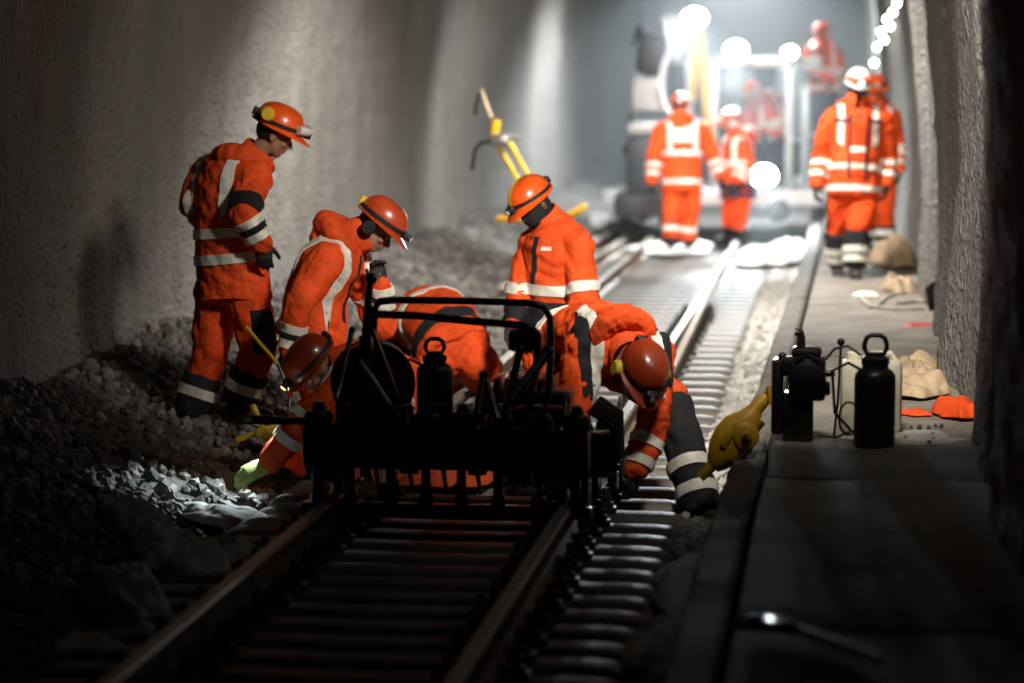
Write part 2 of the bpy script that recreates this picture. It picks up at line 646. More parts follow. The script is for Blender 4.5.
xs = np.concatenate([np.linspace(XL - 0.25, -0.95, 34), np.linspace(-0.9, 1.62, 26)])
ys = np.concatenate([np.arange(YN, 6, 0.4), np.arange(6, 32, 0.10), np.arange(32, YF, 0.6)])
V, F = [], []
for j, y in enumerate(ys):
    for x in xs:
        V.append((x + tunnel_x(y), y, bank(x, y)))
nx = len(xs)
for j in range(len(ys) - 1):
    for i in range(nx - 1):
        a = j * nx + i
        F.append((a, a + 1, a + nx + 1, a + nx))
mb = MB(); mb.add(V, F)
me = mb.mesh('floor', 'ballast_base', (0, 0, 0), 'all')
floor = bpy.data.objects.new('floor', me); COL.objects.link(floor); floor['_w'] = (0, 0, 0)
struct(floor, 'dark ballast bed under the track')


def ico(seed):
    r = np.random.default_rng(seed)
    t = (1 + 5 ** 0.5) / 2
    v = np.array([(-1, t, 0), (1, t, 0), (-1, -t, 0), (1, -t, 0), (0, -1, t), (0, 1, t), (0, -1, -t), (0, 1, -t), (t, 0, -1), (t, 0, 1), (-t, 0, -1), (-t, 0, 1)], float)
    v /= np.linalg.norm(v[0])
    v *= r.uniform(0.72, 1.12, (12, 1))
    v *= np.array([r.uniform(0.8, 1.2), r.uniform(0.75, 1.1), r.uniform(0.55, 0.85)])
    f = [(0, 11, 5), (0, 5, 1), (0, 1, 7), (0, 7, 10), (0, 10, 11), (1, 5, 9), (5, 11, 4), (11, 10, 2), (10, 7, 6), (7, 1, 8), (3, 9, 4), (3, 4, 2), (3, 2, 6), (3, 6, 8), (3, 8, 9), (4, 9, 5), (2, 4, 11), (6, 2, 10), (8, 6, 7), (9, 8, 1)]
    return v, f


ICOS = [ico(100 + i) for i in range(8)]


def rot_rand(r):
    q = r.normal(size=4); q /= np.linalg.norm(q)
    w, x, y, z = q
    return np.array([[1 - 2 * (y * y + z * z), 2 * (x * y - z * w), 2 * (x * z + y * w)], [2 * (x * y + z * w), 1 - 2 * (x * x + z * z), 2 * (y * z - x * w)], [2 * (x * z - y * w), 2 * (y * z + x * w), 1 - 2 * (x * x + y * y)]])


def stones(name, spots, mat, label):
    V, F = [], []
    for (x, y, s, dz) in spots:
        v, f = ICOS[int(rng.integers(8))]
        w = (v * s) @ rot_rand(rng).T + np.array([x, y, bank(x, y) + dz])
        o = len(V)
        V.extend(w.tolist()); F.extend([(a + o, b + o, c + o) for a, b, c in f])
    me = bpy.data.meshes.new(name)
    me.from_pydata(V, [], F)
    ob = mesh_obj(name, me, mat, floor)
    ob['kind'] = 'stuff'
    ob['label'] = label
    return ob


def scatter(n, x0, x1, y0, y1, s0, s1, near=1.0):
    out = []
    for _ in range(n):
        u = rng.random() ** near
        out.append((rng.uniform(x0, x1), y0 + (y1 - y0) * u, rng.uniform(s0, s1), rng.uniform(-0.005, 0.02)))
    return out


stones('ballast_stones_dark', scatter(5200, -2.75, -0.95, 7, 33, 0.022, 0.05, 1.25), 'stone_dark', 'dark crushed stones of the ballast bank')
stones('ballast_stones_grey', scatter(4300, -2.75, -0.95, 9, 33, 0.022, 0.055, 1.2), 'stone_grey', 'grey crushed stones of the ballast bank')
stones('ballast_stones_between', scatter(2600, -1.0, 1.05, 6, 31, 0.02, 0.036, 1.2), 'stone_dark', 'dark stones between the sleepers')
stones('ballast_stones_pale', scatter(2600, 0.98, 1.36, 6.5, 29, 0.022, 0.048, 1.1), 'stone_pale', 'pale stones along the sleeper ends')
# the largest stones singly
smesh = {}
for k in range(8):
    for mt in ('stone_grey', 'stone_dark', 'stone_pale'):
        v, f = ICOS[k]
        me = bpy.data.meshes.new('ballast_stone'); me.from_pydata(v.tolist(), [], f); me.materials.append(MATS[mt]); smesh[k, mt] = me
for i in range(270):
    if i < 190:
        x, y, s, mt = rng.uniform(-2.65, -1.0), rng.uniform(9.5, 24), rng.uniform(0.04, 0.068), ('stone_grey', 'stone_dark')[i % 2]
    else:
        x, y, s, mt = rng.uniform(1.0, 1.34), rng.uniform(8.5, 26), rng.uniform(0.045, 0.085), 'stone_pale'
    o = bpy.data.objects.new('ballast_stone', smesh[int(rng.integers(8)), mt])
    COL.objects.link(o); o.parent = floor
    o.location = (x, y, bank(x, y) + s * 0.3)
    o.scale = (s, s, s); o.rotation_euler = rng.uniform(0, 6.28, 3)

# ---- kerb, gap and walkway slabs
def walk_edge(y):
    return lerp(1.41, 1.60, min(1, max(0, (y - 9) / 17)))


mb = MB()
ks = [(-3.0, 5.0), (5.0, 8.05), (8.1, 10.6), (10.65, 13.4), (13.46, 16.3), (16.36, 19.4), (19.46, 22.8), (22.86, 26.0), (26.06, 31.0), (31.06, 40)]
kerb = thing('kerb_edge', 'worn concrete kerb running beside the ballast', 'kerb', (1.35, 10, -0.3))
for i, (a, b) in enumerate(ks):
    m2 = MB()
    n = max(4, int((b - a) / 0.12))
    V, F = [], []
    nz = Noise(60 + i, 6, 0.15, 0.9)
    for j in range(n + 1):
        y = a + (b - a) * j / n
        e = walk_edge(y) - 0.045
        w = 0.165
        prof = [(e - w - 0.03, -0.40), (e - w, 0.07), (e - w + 0.03, 0.135), (e - 0.02, 0.155), (e, 0.14), (e, -0.40)]
        for (x, z) in prof:
            d = nz(np.array([[x, y, z]]))[0]
            V.append((x + 0.02 * d * (z < 0.14), y, z + (0.018 * d if z > 0 else 0)))
    q = len(prof)
    for j in range(n):
        for k in range(q - 1):
            F.append((j * q + k, j * q + k + 1, (j + 1) * q + k + 1, (j + 1) * q + k))
    F.append(tuple(range(q))); F.append(tuple(n * q + k for k in reversed(range(q))))
    m2.add(V, F)
    m2.build('kerb_stone', 'concrete_kerb', kerb, True)

walk = thing('walkway', 'raised concrete slab walkway along the right tunnel wall', 'walkway', (1.9, 10, 0.0))
ws = [(-3.0, 1.2), (1.22, 4.2), (4.22, 7.1), (7.12, 9.9), (9.93, 11.35), (11.38, 14.6), (14.63, 17.72), (17.76, 20.9), (20.93, 24.2), (24.23, 28), (28.03, 36), (36.03, 52)]
for i, (a, b) in enumerate(ws):
    m2 = MB()
    V, F = [], []
    nz = Noise(80 + i, 7, 0.25, 1.4)
    n = max(4, int((b - a) / 0.15)); q = 8
    dz = rng.uniform(-0.008, 0.008)
    for j in range(n + 1):
        y = a + (b - a) * j / n
        xa = walk_edge(y) + tunnel_x(y)
        xb = XR + 0.25 + tunnel_x(y)
        for k in range(q + 1):
            x = lerp(xa, xb, k / q)
            d = nz(np.array([[x, y, 0.0]]))[0]
            edge = 0.012 if j in (0, n) else 0
            V.append((x, y, Z_WALK + dz + 0.010 * d - edge))
        V.append((xb, y, -0.3)); V.append((xa, y, -0.3))
    w = q + 3
    for j in range(n):
        for k in range(w):
            k2 = (k + 1) % w
            F.append((j * w + k, j * w + k2, (j + 1) * w + k2, (j + 1) * w + k))
    F.append(tuple(reversed(range(w)))); F.append(tuple(n * w + k for k in range(w)))
    m2.add(V, F)
    m2.build('walkway_slab', 'concrete_walk', walk, True)

# ================================================================== the track
track = thing('railway_track', 'metre gauge track of two rails on close steel sleepers', 'track', (0, 6, -0.3))


def rail_section():
    hw, fw = 0.032, 0.058
    return [(-fw, -0.14), (fw, -0.14), (fw, -0.128), (0.012, -0.115), (0.0085, -0.045), (hw - 0.003, -0.036), (hw, -0.012), (hw - 0.008, -0.001),
            (-hw + 0.008, -0.001), (-hw, -0.012), (-hw + 0.003, -0.036), (-0.0085, -0.045), (-0.012, -0.115), (-fw, -0.128)]


def rail_mesh(a, b, roll=0.0):
    """a, b: points of the rail head centre"""
    a, b = Vector(a), Vector(b)
    y = (b - a).normalized(); x = y.cross(Vector((0, 0, 1))).normalized(); z = x.cross(y)
    if roll:
        R = Matrix.Rotation(roll, 3, y); x, z = R @ x, R @ z
    sec = rail_section(); n = len(sec)
    N = max(2, int((b - a).length / 1.0))
    mb = MB(); vs = []
    for i in range(N + 1):
        p = a.lerp(b, i / N)
        vs += [p + x * u + z * w for u, w in sec]
    for i in range(N):
        for k in range(n):
            k2 = (k + 1) % n
            # head faces get the worn metal
            pass
    fs, mi = [], []
    mb.v = [tuple(v) for v in vs]
    for i in range(N):
        for k in range(n):
            k2 = (k + 1) % n
            mb.f.append((i * n + k, i * n + k2, (i + 1) * n + k2, (i + 1) * n + k))
            mb.mi.append(1 if k in (6, 7, 8) else 0)
    mb.f.append(tuple(reversed(range(n)))); mb.mi.append(0)
    mb.f.append(tuple(N * n + k for k in range(n))); mb.mi.append(0)
    return mb


GX = 0.531
rail_mesh((-GX, -2.5, 0), (-GX, 29.6, 0)).build('rail', ['rail_side', 'rail_head'], track)
rail_mesh((GX, -2.5, 0), (GX, 29.0, 0)).build('rail', ['rail_side', 'rail_head'], track)


def sleeper_mesh():
    """pressed steel trough with rounded, turned-down ends"""
    mb = MB()
    half, n = 0.99, 7
    stations = [(-half - 0.055, -0.115), (-half - 0.045, -0.06), (-half - 0.015, -0.022), (-half + 0.03, -0.006), (-half + 0.10, 0.0), (-0.45, 0.0), (0, -0.004), (0.45, 0.0),
                (half - 0.10, 0.0), (half - 0.03, -0.006), (half + 0.015, -0.022), (half + 0.045, -0.06), (half + 0.055, -0.115)]
    sec = [(-0.105, -0.115), (-0.098, -0.05), (-0.078, -0.008), (-0.055, 0.0), (0.055, 0.0), (0.078, -0.008), (0.098, -0.05), (0.105, -0.115)]
    V = []
    for (x, z) in stations:
        for (y, h) in sec:
            hh = max(h + z, -0.13)
            V.append((x, y, hh))
    q = len(sec); F = []
    for i in range(len(stations) - 1):
        for k in range(q - 1):
            F.append((i * q + k, (i + 1) * q + k, (i + 1) * q + k + 1, i * q + k + 1))
    mb.add(V, F)
    return mb


slm = sleeper_mesh().mesh('sleeper', 'sleeper_steel', (0, 0, 0), 'all')


def clip_mesh():
    mb = MB()
    mb.box((0, 0, 0.012), (0.10, 0.085, 0.024), None, 0.006)
    mb.lathe((0, 0, 0.024), [(0.034, 0), (0.034, 0.02), (0.024, 0.024), (0.024, 0.05), (0.016, 0.056), (0.014, 0.085), (0.011, 0.09)], 10)
    mb.tube([(0.01, -0.04, 0.03), (0.045, -0.035, 0.045), (0.05, 0.0, 0.05), (0.045, 0.035, 0.045), (0.01, 0.04, 0.03)], 0.010, 6)
    return mb.mesh('rail_fastening', 'clip_steel', (0, 0, 0), True)


clm = clip_mesh()
y = 5.2
TRK = world_loc(track)
ns = 0
while y < 29.5:
    s = bpy.data.objects.new('sleeper', slm); COL.objects.link(s); s.parent = track
    s.location = Vector((rng.uniform(-0.012, 0.012), y, -0.146)) - TRK
    s.rotation_euler = (0, 0, rng.uniform(-0.008, 0.008))
    if y < 21:
        for gx in (-GX, GX):
            for sd in (-1, 1):
                c = bpy.data.objects.new('rail_fastening', clm); COL.objects.link(c); c.parent = s
                c.location = (gx + sd * 0.108, 0, 0.001)
                c.rotation_euler = (0, 0, math.pi if sd > 0 else 0)
    ns += 1
    y += 0.262 if y < 10.6 else (0.34 if y < 12.5 else 0.42)

# loose rails laid down beside the track
def loose(p, q, label, roll=0.0):
    o = rail_mesh(p, q, roll).build('loose_rail', ['rail_side', 'rail_head'])
    return tag(o, label, 'rail', 'loose rails beside the track')


loose((-0.98, 20.5, -0.01), (-0.86, 29.8, -0.005), 'long brown loose rail lying just left of the running rails')
loose((-1.32, 21.6, 0.02), (-1.10, 30.6, 0.02), 'pale loose rail lying outermost on the left ballast bank', 0.35)
mbb = MB(); mbb.bar((0.64, 14.6, -0.075), (0.60, 22.4, 0.035), 0.055, 0.07, bev=0.008)
tag(mbb.build('steel_bar', 'rail_side'), 'dark steel bar lying against the right running rail', 'bar')


# ---- crumpled sheets and cloths
def cloth(name, label, cat, c, sx, sy, h, mat, seed, rot=0.0, group=None, zf=None, fold=0.0, irregular=0.25, n=44, thick=0.004, freq=(0.12, 0.6)):
    """a crumpled sheet of fabric, closed with thickness, lying on zf(x,y)"""
    r = np.random.default_rng(seed)
    nz = Noise(seed, 9, freq[0], freq[1])
    u = np.linspace(-1, 1, n)
    U, Vv = np.meshgrid(u, u, indexing='ij')
    ang = np.arctan2(Vv, U)
    ph = r.uniform(0, 6.28, 5)
    wob = 1 + irregular * (0.5 * np.sin(2 * ang + ph[0]) + 0.35 * np.sin(3 * ang + ph[1]) + 0.3 * np.sin(5 * ang + ph[2]) + 0.2 * np.sin(9 * ang + ph[3]))
    rad = np.maximum(np.abs(U), np.abs(Vv))
    rr = np.sqrt(U * U + Vv * Vv) + 1e-6
    X = U / rr * rad * wob * sx / 2 * 1.05
    Y = Vv / rr * rad * wob * sy / 2 * 1.05
    ca, sa = math.cos(rot), math.sin(rot)
    XX, YY = X * ca - Y * sa + c[0], X * sa + Y * ca + c[1]
    p = np.stack([XX, YY, np.zeros_like(XX)], -1).reshape(-1, 3)
    d = nz(p, True).reshape(XX.shape) * 0.5 + 0.6 + 0.4 * Noise(seed + 9, 5, 0.3, 1.0)(p).reshape(XX.shape)
    env = np.clip(1.15 - rad ** 3, 0.12, 1)
    Z = np.clip(d, 0.02, 2) * h * env
    base = np.array([zf(a, b) if zf else c[2] for a, b in zip(XX.ravel(), YY.ravel())]).reshape(XX.shape)
    XX = XX + Noise(seed + 3, 6, 0.15, 0.5)(p).reshape(XX.shape) * h * 0.35
    Z = Z + base + 0.004
    top = np.stack([XX, YY, Z], -1).reshape(-1, 3)
    bot = top.copy(); bot[:, 2] -= thick
    idx = np.arange(n * n).reshape(n, n)
    a, b, cc, dd = idx[:-1, :-1].ravel(), idx[1:, :-1].ravel(), idx[1:, 1:].ravel(), idx[:-1, 1:].ravel()
    F = np.stack([a, b, cc, dd], -1).tolist()
    o = n * n
    F += [(x4 + o, x3 + o, x2 + o, x1 + o) for x1, x2, x3, x4 in zip(a, b, cc, dd)]
    ring = list(idx[0, :]) + list(idx[1:, -1]) + list(idx[-1, -2::-1]) + list(idx[-2:0:-1, 0])
    for i in range(len(ring)):
        p1, p2 = ring[i], ring[(i + 1) % len(ring)]
        F.append((int(p1), int(p2), int(p2) + o, int(p1) + o))
    mb = MB(); mb.add(np.concatenate([top, bot]).tolist(), F)
    ob = mb.build(name, mat, None, 'all')
    return tag(ob, label, cat, group)

# ================================================================== people
def ortho(f, up):
    f = Vector(f).normalized()
    r = f.cross(Vector(up))
    r = r.normalized() if r.length > 1e-4 else f.orthogonal().normalized()
    u = r.cross(f).normalized()
    return r, f, u


def hand_mb(w, d, palm, thumb_side, curl=0.5, s=1.0, fat=1.0):
    """palm, four bent fingers of unequal length and a thumb from the side of the palm"""
    d = Vector(d).normalized()
    n = Vector(palm); n = (n - d * n.dot(d)).normalized()
    t = d.cross(n) * thumb_side
    mb = MB()
    L = 0.095 * s
    k = fat
    rings = []
    for q, wd, th in ((-0.03, 0.029, 0.026), (0.0, 0.032, 0.024), (0.03, 0.041, 0.021), (0.07, 0.044, 0.018), (0.097, 0.042, 0.014)):
        rings.append((w + d * q * s, t * wd * k * s, n * th * k * s))
    mb.loft(rings, 16)
    lens = [0.074, 0.083, 0.077, 0.060]
    for i in range(4):
        off = (0.032 - i * 0.0215) * s
        p = w + d * L * (0.98 - 0.05 * abs(i - 1)) + t * off
        ang = 0.25 + curl * 0.35
        spread = (1.5 - i) * 0.07
        for sg, fr in enumerate((0.45, 0.32, 0.23)):
            dirv = (d * math.cos(ang) + n * math.sin(ang) + t * spread).normalized()
            q = p + dirv * lens[i] * fr * s
            ra = (0.0105 - 0.0008 * sg) * k * s
            mb.cap(p, q, ra, ra * 0.93, 8)
            p = q
            ang += curl * (0.9 if sg == 0 else 0.7)
    p = w + d * 0.025 * s + t * 0.030 * s
    dirv = (d * 0.62 + t * 0.62 + n * 0.45).normalized()
    for fr, ra in ((0.045, 0.0155), (0.032, 0.0125), (0.026, 0.0112)):
        q = p + dirv * fr * s
        mb.cap(p, q, ra * k * s, ra * 0.92 * k * s, 8)
        p = q
        dirv = (dirv + d * 0.45 + n * 0.25 * curl).normalized()
    return mb


def head_shape(mb, c, r, f, u, s=1.0):
    A = lambda x, y, z: c + (r * x + f * y + u * z) * s
    E = lambda x, y, z, a, b, d: mb.ell(A(x, y, z), r * a * s, f * b * s, u * d * s, 16, 11)
    E(0, -0.012, 0.03, 0.074, 0.096, 0.090)
    E(0, 0.020, -0.035, 0.060, 0.072, 0.078)
    E(0, 0.045, -0.088, 0.034, 0.036, 0.028)           # chin
    E(0, 0.078, 0.018, 0.048, 0.016, 0.013)            # brow
    mb.cap(A(0, 0.085, 0.008), A(0, 0.108, -0.026), 0.010 * s, 0.014 * s, 8)   # nose
    E(0, 0.100, -0.034, 0.018, 0.012, 0.009)
    E(0, 0.086, -0.058, 0.024, 0.010, 0.006)           # upper lip
    E(0, 0.084, -0.069, 0.021, 0.010, 0.006)           # lower lip
    for sd in (-1, 1):
        E(sd * 0.042, 0.062, -0.022, 0.022, 0.022, 0.020)  # cheek
        E(sd * 0.076, -0.008, -0.008, 0.010, 0.020, 0.032)  # ear


def helmet_parts(per, c, r, f, u, shell, style, seed=0):
    K_ = 1.06
    A = lambda x, y, z: c + (r * x + f * y + u * z) * K_
    mb = MB()
    n, m = 32, 10
    V, F = [], []

    def dome(scale, zoff):
        out = []
        for i in range(m + 1):
            t = i / m * math.pi / 2
            for k in range(n):
                a = 2 * math.pi * k / n
                x = math.cos(a) * 0.108 * math.cos(t) ** 0.8 * scale
                y = math.sin(a) * 0.136 * math.cos(t) ** 0.8 * scale - 0.004
                z = math.sin(t) ** 0.9 * 0.125 * scale + zoff
                if abs(x) < 0.022 and i < m:
                    z += 0.005 * math.cos(t) * (1 if i > 1 else 0)          # middle ridge
                out.append(A(x, y, z + 0.034))
        return out
    V = dome(1.0, 0.0)
    for i in range(m):
        for k in range(n):
            k2 = (k + 1) % n
            F.append((i * n + k, i * n + k2, (i + 1) * n + k2, (i + 1) * n + k))
    o = len(V)
    V += dome(0.965, 0.0)
    for i in range(m):
        for k in range(n):
            k2 = (k + 1) % n
            F.append((o + i * n + k, o + (i + 1) * n + k, o + (i + 1) * n + k2, o + i * n + k2))
    for k in range(n):
        k2 = (k + 1) % n
        F.append((k, o + k, o + k2, k2))
    mb.add(V, F)
    hel = mb.build('helmet', shell, per)
    hel['label'] = style.get('label', 'orange safety helmet')
    # brim: a rolled rim with a peak at the front
    mb = MB()
    V, F = [], []
    for k in range(n):
        a = 2 * math.pi * k / n
        pk = max(0.0, math.sin(a)) ** 3
        ex = 0.010 + 0.048 * pk
        for (e, z) in ((-0.004, 0.004), (ex, -0.004 - 0.016 * pk), (ex, -0.010 - 0.016 * pk), (-0.004, -0.006)):
            x = math.cos(a) * (0.108 + e * (0.5 if pk > 0.2 else 1)); y = math.sin(a) * (0.136 + e) - 0.004
            V.append(A(x, y, 0.036 + z))
    for k in range(n):
        k2 = (k + 1) % n
        for j in range(4):
            j2 = (j + 1) % 4
            F.append((k * 4 + j, k2 * 4 + j, k2 * 4 + j2, k * 4 + j2))
    mb.add(V, F)
    mb.build('brim', shell, hel)
    # lamp strap
    if style.get('strap', True):
        mb = MB()
        pts = []
        for k in range(28):
            a = 2 * math.pi * k / 28
            pts.append(A(math.cos(a) * 0.112, math.sin(a) * 0.140 - 0.004, 0.058 + 0.010 * math.sin(a)))
        V, F = [], []
        for k, p in enumerate(pts):
            V += [p - u * 0.011, p + u * 0.011]
        for k in range(28):
            k2 = (k + 1) % 28
            F.append((k * 2, k2 * 2, k2 * 2 + 1, k * 2 + 1))
        mb.add(V, F)
        mb.build('lamp_strap', style.get('strap_mat', 'black_rubber'), hel)
    if style.get('top_strap'):
        mb = MB()
        V, F = [], []
        K = 16
        for k in range(K + 1):
            a = math.pi * (0.08 + 0.84 * k / K)
            y = math.cos(a) * 0.142 - 0.004; z = 0.034 + math.sin(a) ** 0.9 * 0.134
            V += [A(-0.012, y, z), A(0.012, y, z)]
        for k in range(K):
            F.append((2 * k, 2 * k + 1, 2 * k + 3, 2 * k + 2))
        mb.add(V, F)
        mb.build('top_strap', 'strap_yellow', hel)
    if style.get('lamp', True):
        mb = MB()
        p = A(0, 0.143, 0.062)
        mb.box(p, (0.058, 0.032, 0.040), Matrix((r, f, u)).transposed(), 0.008)
        mb.cyl(p + f * 0.010, p + f * 0.032, 0.019, 14)
        lp = mb.build('headlamp', 'black_rubber', hel)
        mb = MB()
        mb.lathe(p + f * 0.031, [(0.016, 0), (0.015, 0.004), (0.008, 0.007)], 14, f)
        mb.build('headlamp_lens', style.get('lens', 'lamp_glass'), hel)
    if style.get('battery', True):
        mb = MB()
        mb.box(A(0, -0.147, 0.062), (0.06, 0.026, 0.045), Matrix((r, f, u)).transposed(), 0.008)
        mb.build('battery_pack', style.get('battery_mat', 'black_rubber'), hel)
    if style.get('muffs'):
        for sd in (-1, 1):
            mb = MB()
            e = style['muffs']
            base = A(sd * 0.098, e[0], e[1])
            mb.lathe(base, [(0.036, 0), (0.041, 0.008), (0.041, 0.026), (0.030, 0.040)], 18, r * sd)
            mb.build('ear_muff', style.get('muff_mat', 'strap_yellow'), hel)
    if style.get('goggles'):
        mb = MB()
        mb.tube([A(math.cos(a) * 0.118, math.sin(a) * 0.150, 0.066 + 0.018 * math.sin(a)) for a in [math.pi * (0.22 + 0.56 * k / 12) for k in range(13)]], 0.026, 10)
        mb.build('goggles', style['goggles'], hel)
    return hel


def person(label, D, J, face, toe=(0, -1, 0), toeR=None, toeL=None, bulk=1.0, vox=0.012, arch=0.0, hem=0.09, jacket='hivis_orange', trousers='hivis_trouser', trousersL=None,
           skin='skin', gloves='black_glove', hl=None, shell='helmet_orange', handR=None, handL=None, palmR=None, palmL=None, curl=0.6,
           torso_st=((0.15, 'reflective_tape', 0.05), (0.38, 'reflective_tape', 0.05)), arm_st=((0.35, 'reflective_tape', 0.045), (0.68, 'reflective_tape', 0.045)),
           up_st=(), straps=True, gaiter=True, shin_st=(0.50, 0.78), black=None, cover=None, hood=True, hair=False, collar='hivis_orange', eyes=False, seed=1, extra=None, group=None, hscale=1.0, gaiter_mat='black_fabric', belt=0.0, up_side='RL', hand_s=1.0):
    W = {k: P(v[0], v[1], D + v[2]) for k, v in J.items()}
    ank = (W['anR'] + W['anL']) / 2
    zmin = min(W['anR'].z, W['anL'].z) - 0.10
    per = thing('person', label, 'person', (ank.x, ank.y, zmin), group)
    B = bulk
    right = (W['shR'] - W['shL']).normalized()
    chest = (W['shR'] + W['shL']) / 2
    pel, neck = W['pelvis'], W['neck']
    up = (chest - pel).normalized()
    right = (right - up * right.dot(up)).normalized()
    front = up.cross(right).normalized()
    hright = (W['hipR'] - W['hipL']); hright = (hright - up * hright.dot(up)).normalized()
    fd = Wd(*face).normalized()
    hu0 = (W['head'] - neck).normalized()
    hr, hf, hu = ortho(fd, hu0 if abs(fd.dot(hu0)) < 0.93 else Vector((0, 0, 1)))
    hc = W['head']
    # ---- the spine as a smooth curve of rings
    ctrl = [pel - up * hem, pel, pel.lerp(chest, 0.5) - front * arch, chest - up * 0.02 - front * arch * 0.4, chest.lerp(neck, 0.55), neck]
    rad = [(0.200, 0.165), (0.190, 0.155), (0.186, 0.150), (0.205, 0.148), (0.150, 0.118), (0.075, 0.078)]

    def ring(t):
        n = len(ctrl) - 1
        i = min(int(t * n), n - 1); q = t * n - i
        p0, p1, p2, p3 = ctrl[max(i - 1, 0)], ctrl[i], ctrl[i + 1], ctrl[min(i + 2, n)]
        c = 0.5 * ((2 * p1) + (p2 - p0) * q + (2 * p0 - 5 * p1 + 4 * p2 - p3) * q * q + (3 * p1 - p0 - 3 * p2 + p3) * q ** 3)
        tg = (0.5 * ((p2 - p0) + (2 * p0 - 5 * p1 + 4 * p2 - p3) * 2 * q + (3 * p1 - p0 - 3 * p2 + p3) * 3 * q * q)).normalized()
        w = lerp(rad[i][0], rad[i + 1][0], q); d = lerp(rad[i][1], rad[i + 1][1], q)
        rv = hright.lerp(right, min(1, t * 1.6)).normalized()
        rv = (rv - tg * rv.dot(tg)).normalized()
        fv = tg.cross(rv)
        return c, rv, fv, tg, w, d
    # ---- body: one continuous surface under the clothes
    mb = MB()
    head_shape(mb, hc, hr, hf, hu, hscale)
    mb.cap(neck - (hc - neck) * 0.3, hc - hu * 0.05 - hf * 0.02, 0.058, 0.055)
    rs = []
    for i in range(13):
        c, rv, fv, tg, w, d = ring(0.10 + 0.88 * i / 12)
        rs.append((c, rv * (w - 0.035), fv * (d - 0.035)))
    mb.loft(rs, 20)
    for s in 'RL':
        mb.cap(chest.lerp(W['sh' + s], 0.6), W['sh' + s], 0.06, 0.055)
        mb.cap(W['sh' + s], W['el' + s], 0.052, 0.040)
        mb.cap(W['el' + s], W['wr' + s], 0.040, 0.027)
        hd = Wd(*(handR if s == 'R' else handL)).normalized() if (handR if s == 'R' else handL) else (W['wr' + s] - W['el' + s]).normalized()
        mb.cap(W['wr' + s], W['wr' + s] + hd * 0.06, 0.026, 0.022)
        mb.cap(W['hip' + s], W['kn' + s], 0.075, 0.052)
        mb.cap(W['kn' + s], W['an' + s], 0.050, 0.036)
    body = mesh_obj('body', remesh(mb, min(vox, 0.0085) if eyes else vox, 2), skin, per)
    # ---- trousers
    gt = gaiter if isinstance(gaiter, float) else (0.66 if gaiter else 0.0)
    mb = MB()
    mb.ell(pel - up * 0.02, hright * 0.185 * B, up.cross(hright) * 0.15 * B, up * 0.14, 18, 10)
    for s in 'RL':
        mb.cap(W['hip' + s], W['kn' + s], 0.112 * B, 0.088 * B)
        mb.cap(W['kn' + s], W['kn' + s].lerp(W['an' + s], min(0.80, gt + 0.08) if gt else 0.86), 0.088 * B, 0.078 * B)
    tme = remesh(mb, vox, 4, 0.016, seed + 5, 0.05, 0.19)
    tb = bvh_of(tme)
    tro = mesh_obj('trousers', tme, trousers, per)
    for s in 'RL':
        kn, an = W['kn' + s], W['an' + s]
        ax = (an - kn)
        ref = ax.orthogonal()
        lb, hold = tb, tro
        if gt:
            mb = MB(); r0 = 0.090 * B
            p0, p1 = kn.lerp(an, gt), kn.lerp(an, 1.02)
            mb.loft([(p0 - ax.normalized() * 0.01, ref.normalized() * r0 * 1.05, ax.normalized().cross(ref.normalized()) * r0 * 1.05), (p0.lerp(p1, 0.5), ref.normalized() * r0 * 1.02, ax.normalized().cross(ref.normalized()) * r0 * 1.02),
                     (p1, ref.normalized() * r0 * 0.92, ax.normalized().cross(ref.normalized()) * r0 * 0.92)], 24)
            gme = remesh(mb, vox, 2, 0.012, seed + 15, 0.05, 0.16)
            lb = bvh_of(gme)
            hold = mesh_obj('black_gaiter', gme, gaiter_mat, per)
        for t in shin_st:
            on_g = gt and t > gt
            strip(lb if on_g else tb, kn.lerp(an, t), ax, ref, 0.055, 0, 2 * math.pi, 0.17 * B, 0.008, 36, rows=3).build('reflective_stripe', 'reflective_tape', hold if on_g else tro)
    if belt:
        strip(tb, pel + up * belt, up, hright, 0.075, 0, 2 * math.pi, 0.3, 0.022, 48, rows=4).build('belt', 'black_fabric', tro)
    # ---- boots
    for s in 'RL':
        an, kn = W['an' + s], W['kn' + s]
        tv = Wd(*((toeR if s == 'R' else toeL) or toe)); tv.z = 0; tv.normalize()
        sd = tv.cross(Vector((0, 0, 1)))
        so = an.z - 0.085
        Z = Vector((0, 0, 1))
        mb = MB()
        rings = []
        for q, w, h in ((-0.085, 0.030, 0.05), (-0.07, 0.042, 0.085), (-0.02, 0.046, 0.105), (0.05, 0.046, 0.085), (0.11, 0.052, 0.066), (0.165, 0.046, 0.056), (0.195, 0.026, 0.040)):
            rings.append((Vector((an.x, an.y, so)) + tv * q + Z * h / 2, sd * w, Z * h / 2))
        mb.loft(rings, 16)
        mb.cap(an - Z * 0.01, an.lerp(kn, 0.42), 0.058, 0.066)
        bt = mesh_obj('boot', remesh(mb, 0.010, 2), 'boot_leather', per)
        mb = MB()
        rings = []
        for q, w in ((-0.09, 0.030), (-0.07, 0.046), (0.0, 0.048), (0.10, 0.054), (0.165, 0.048), (0.2, 0.026)):
            rings.append((q, w))
        V, F = [], []
        for q, w in rings:
            for sgn in (-1, 1):
                for h in (-0.012, 0.014):
                    V.append(Vector((an.x, an.y, so)) + tv * q + sd * w * sgn + Z * h)
        for i in range(len(rings) - 1):
            a = i * 4
            F += [(a, a + 1, a + 5, a + 4), (a + 2, a + 6, a + 7, a + 3), (a + 1, a + 3, a + 7, a + 5), (a, a + 4, a + 6, a + 2)]
        F += [(0, 2, 3, 1), (len(V) - 4, len(V) - 3, len(V) - 1, len(V) - 2)]
        mb.add(V, F); mb.build('sole', 'black_rubber', bt)
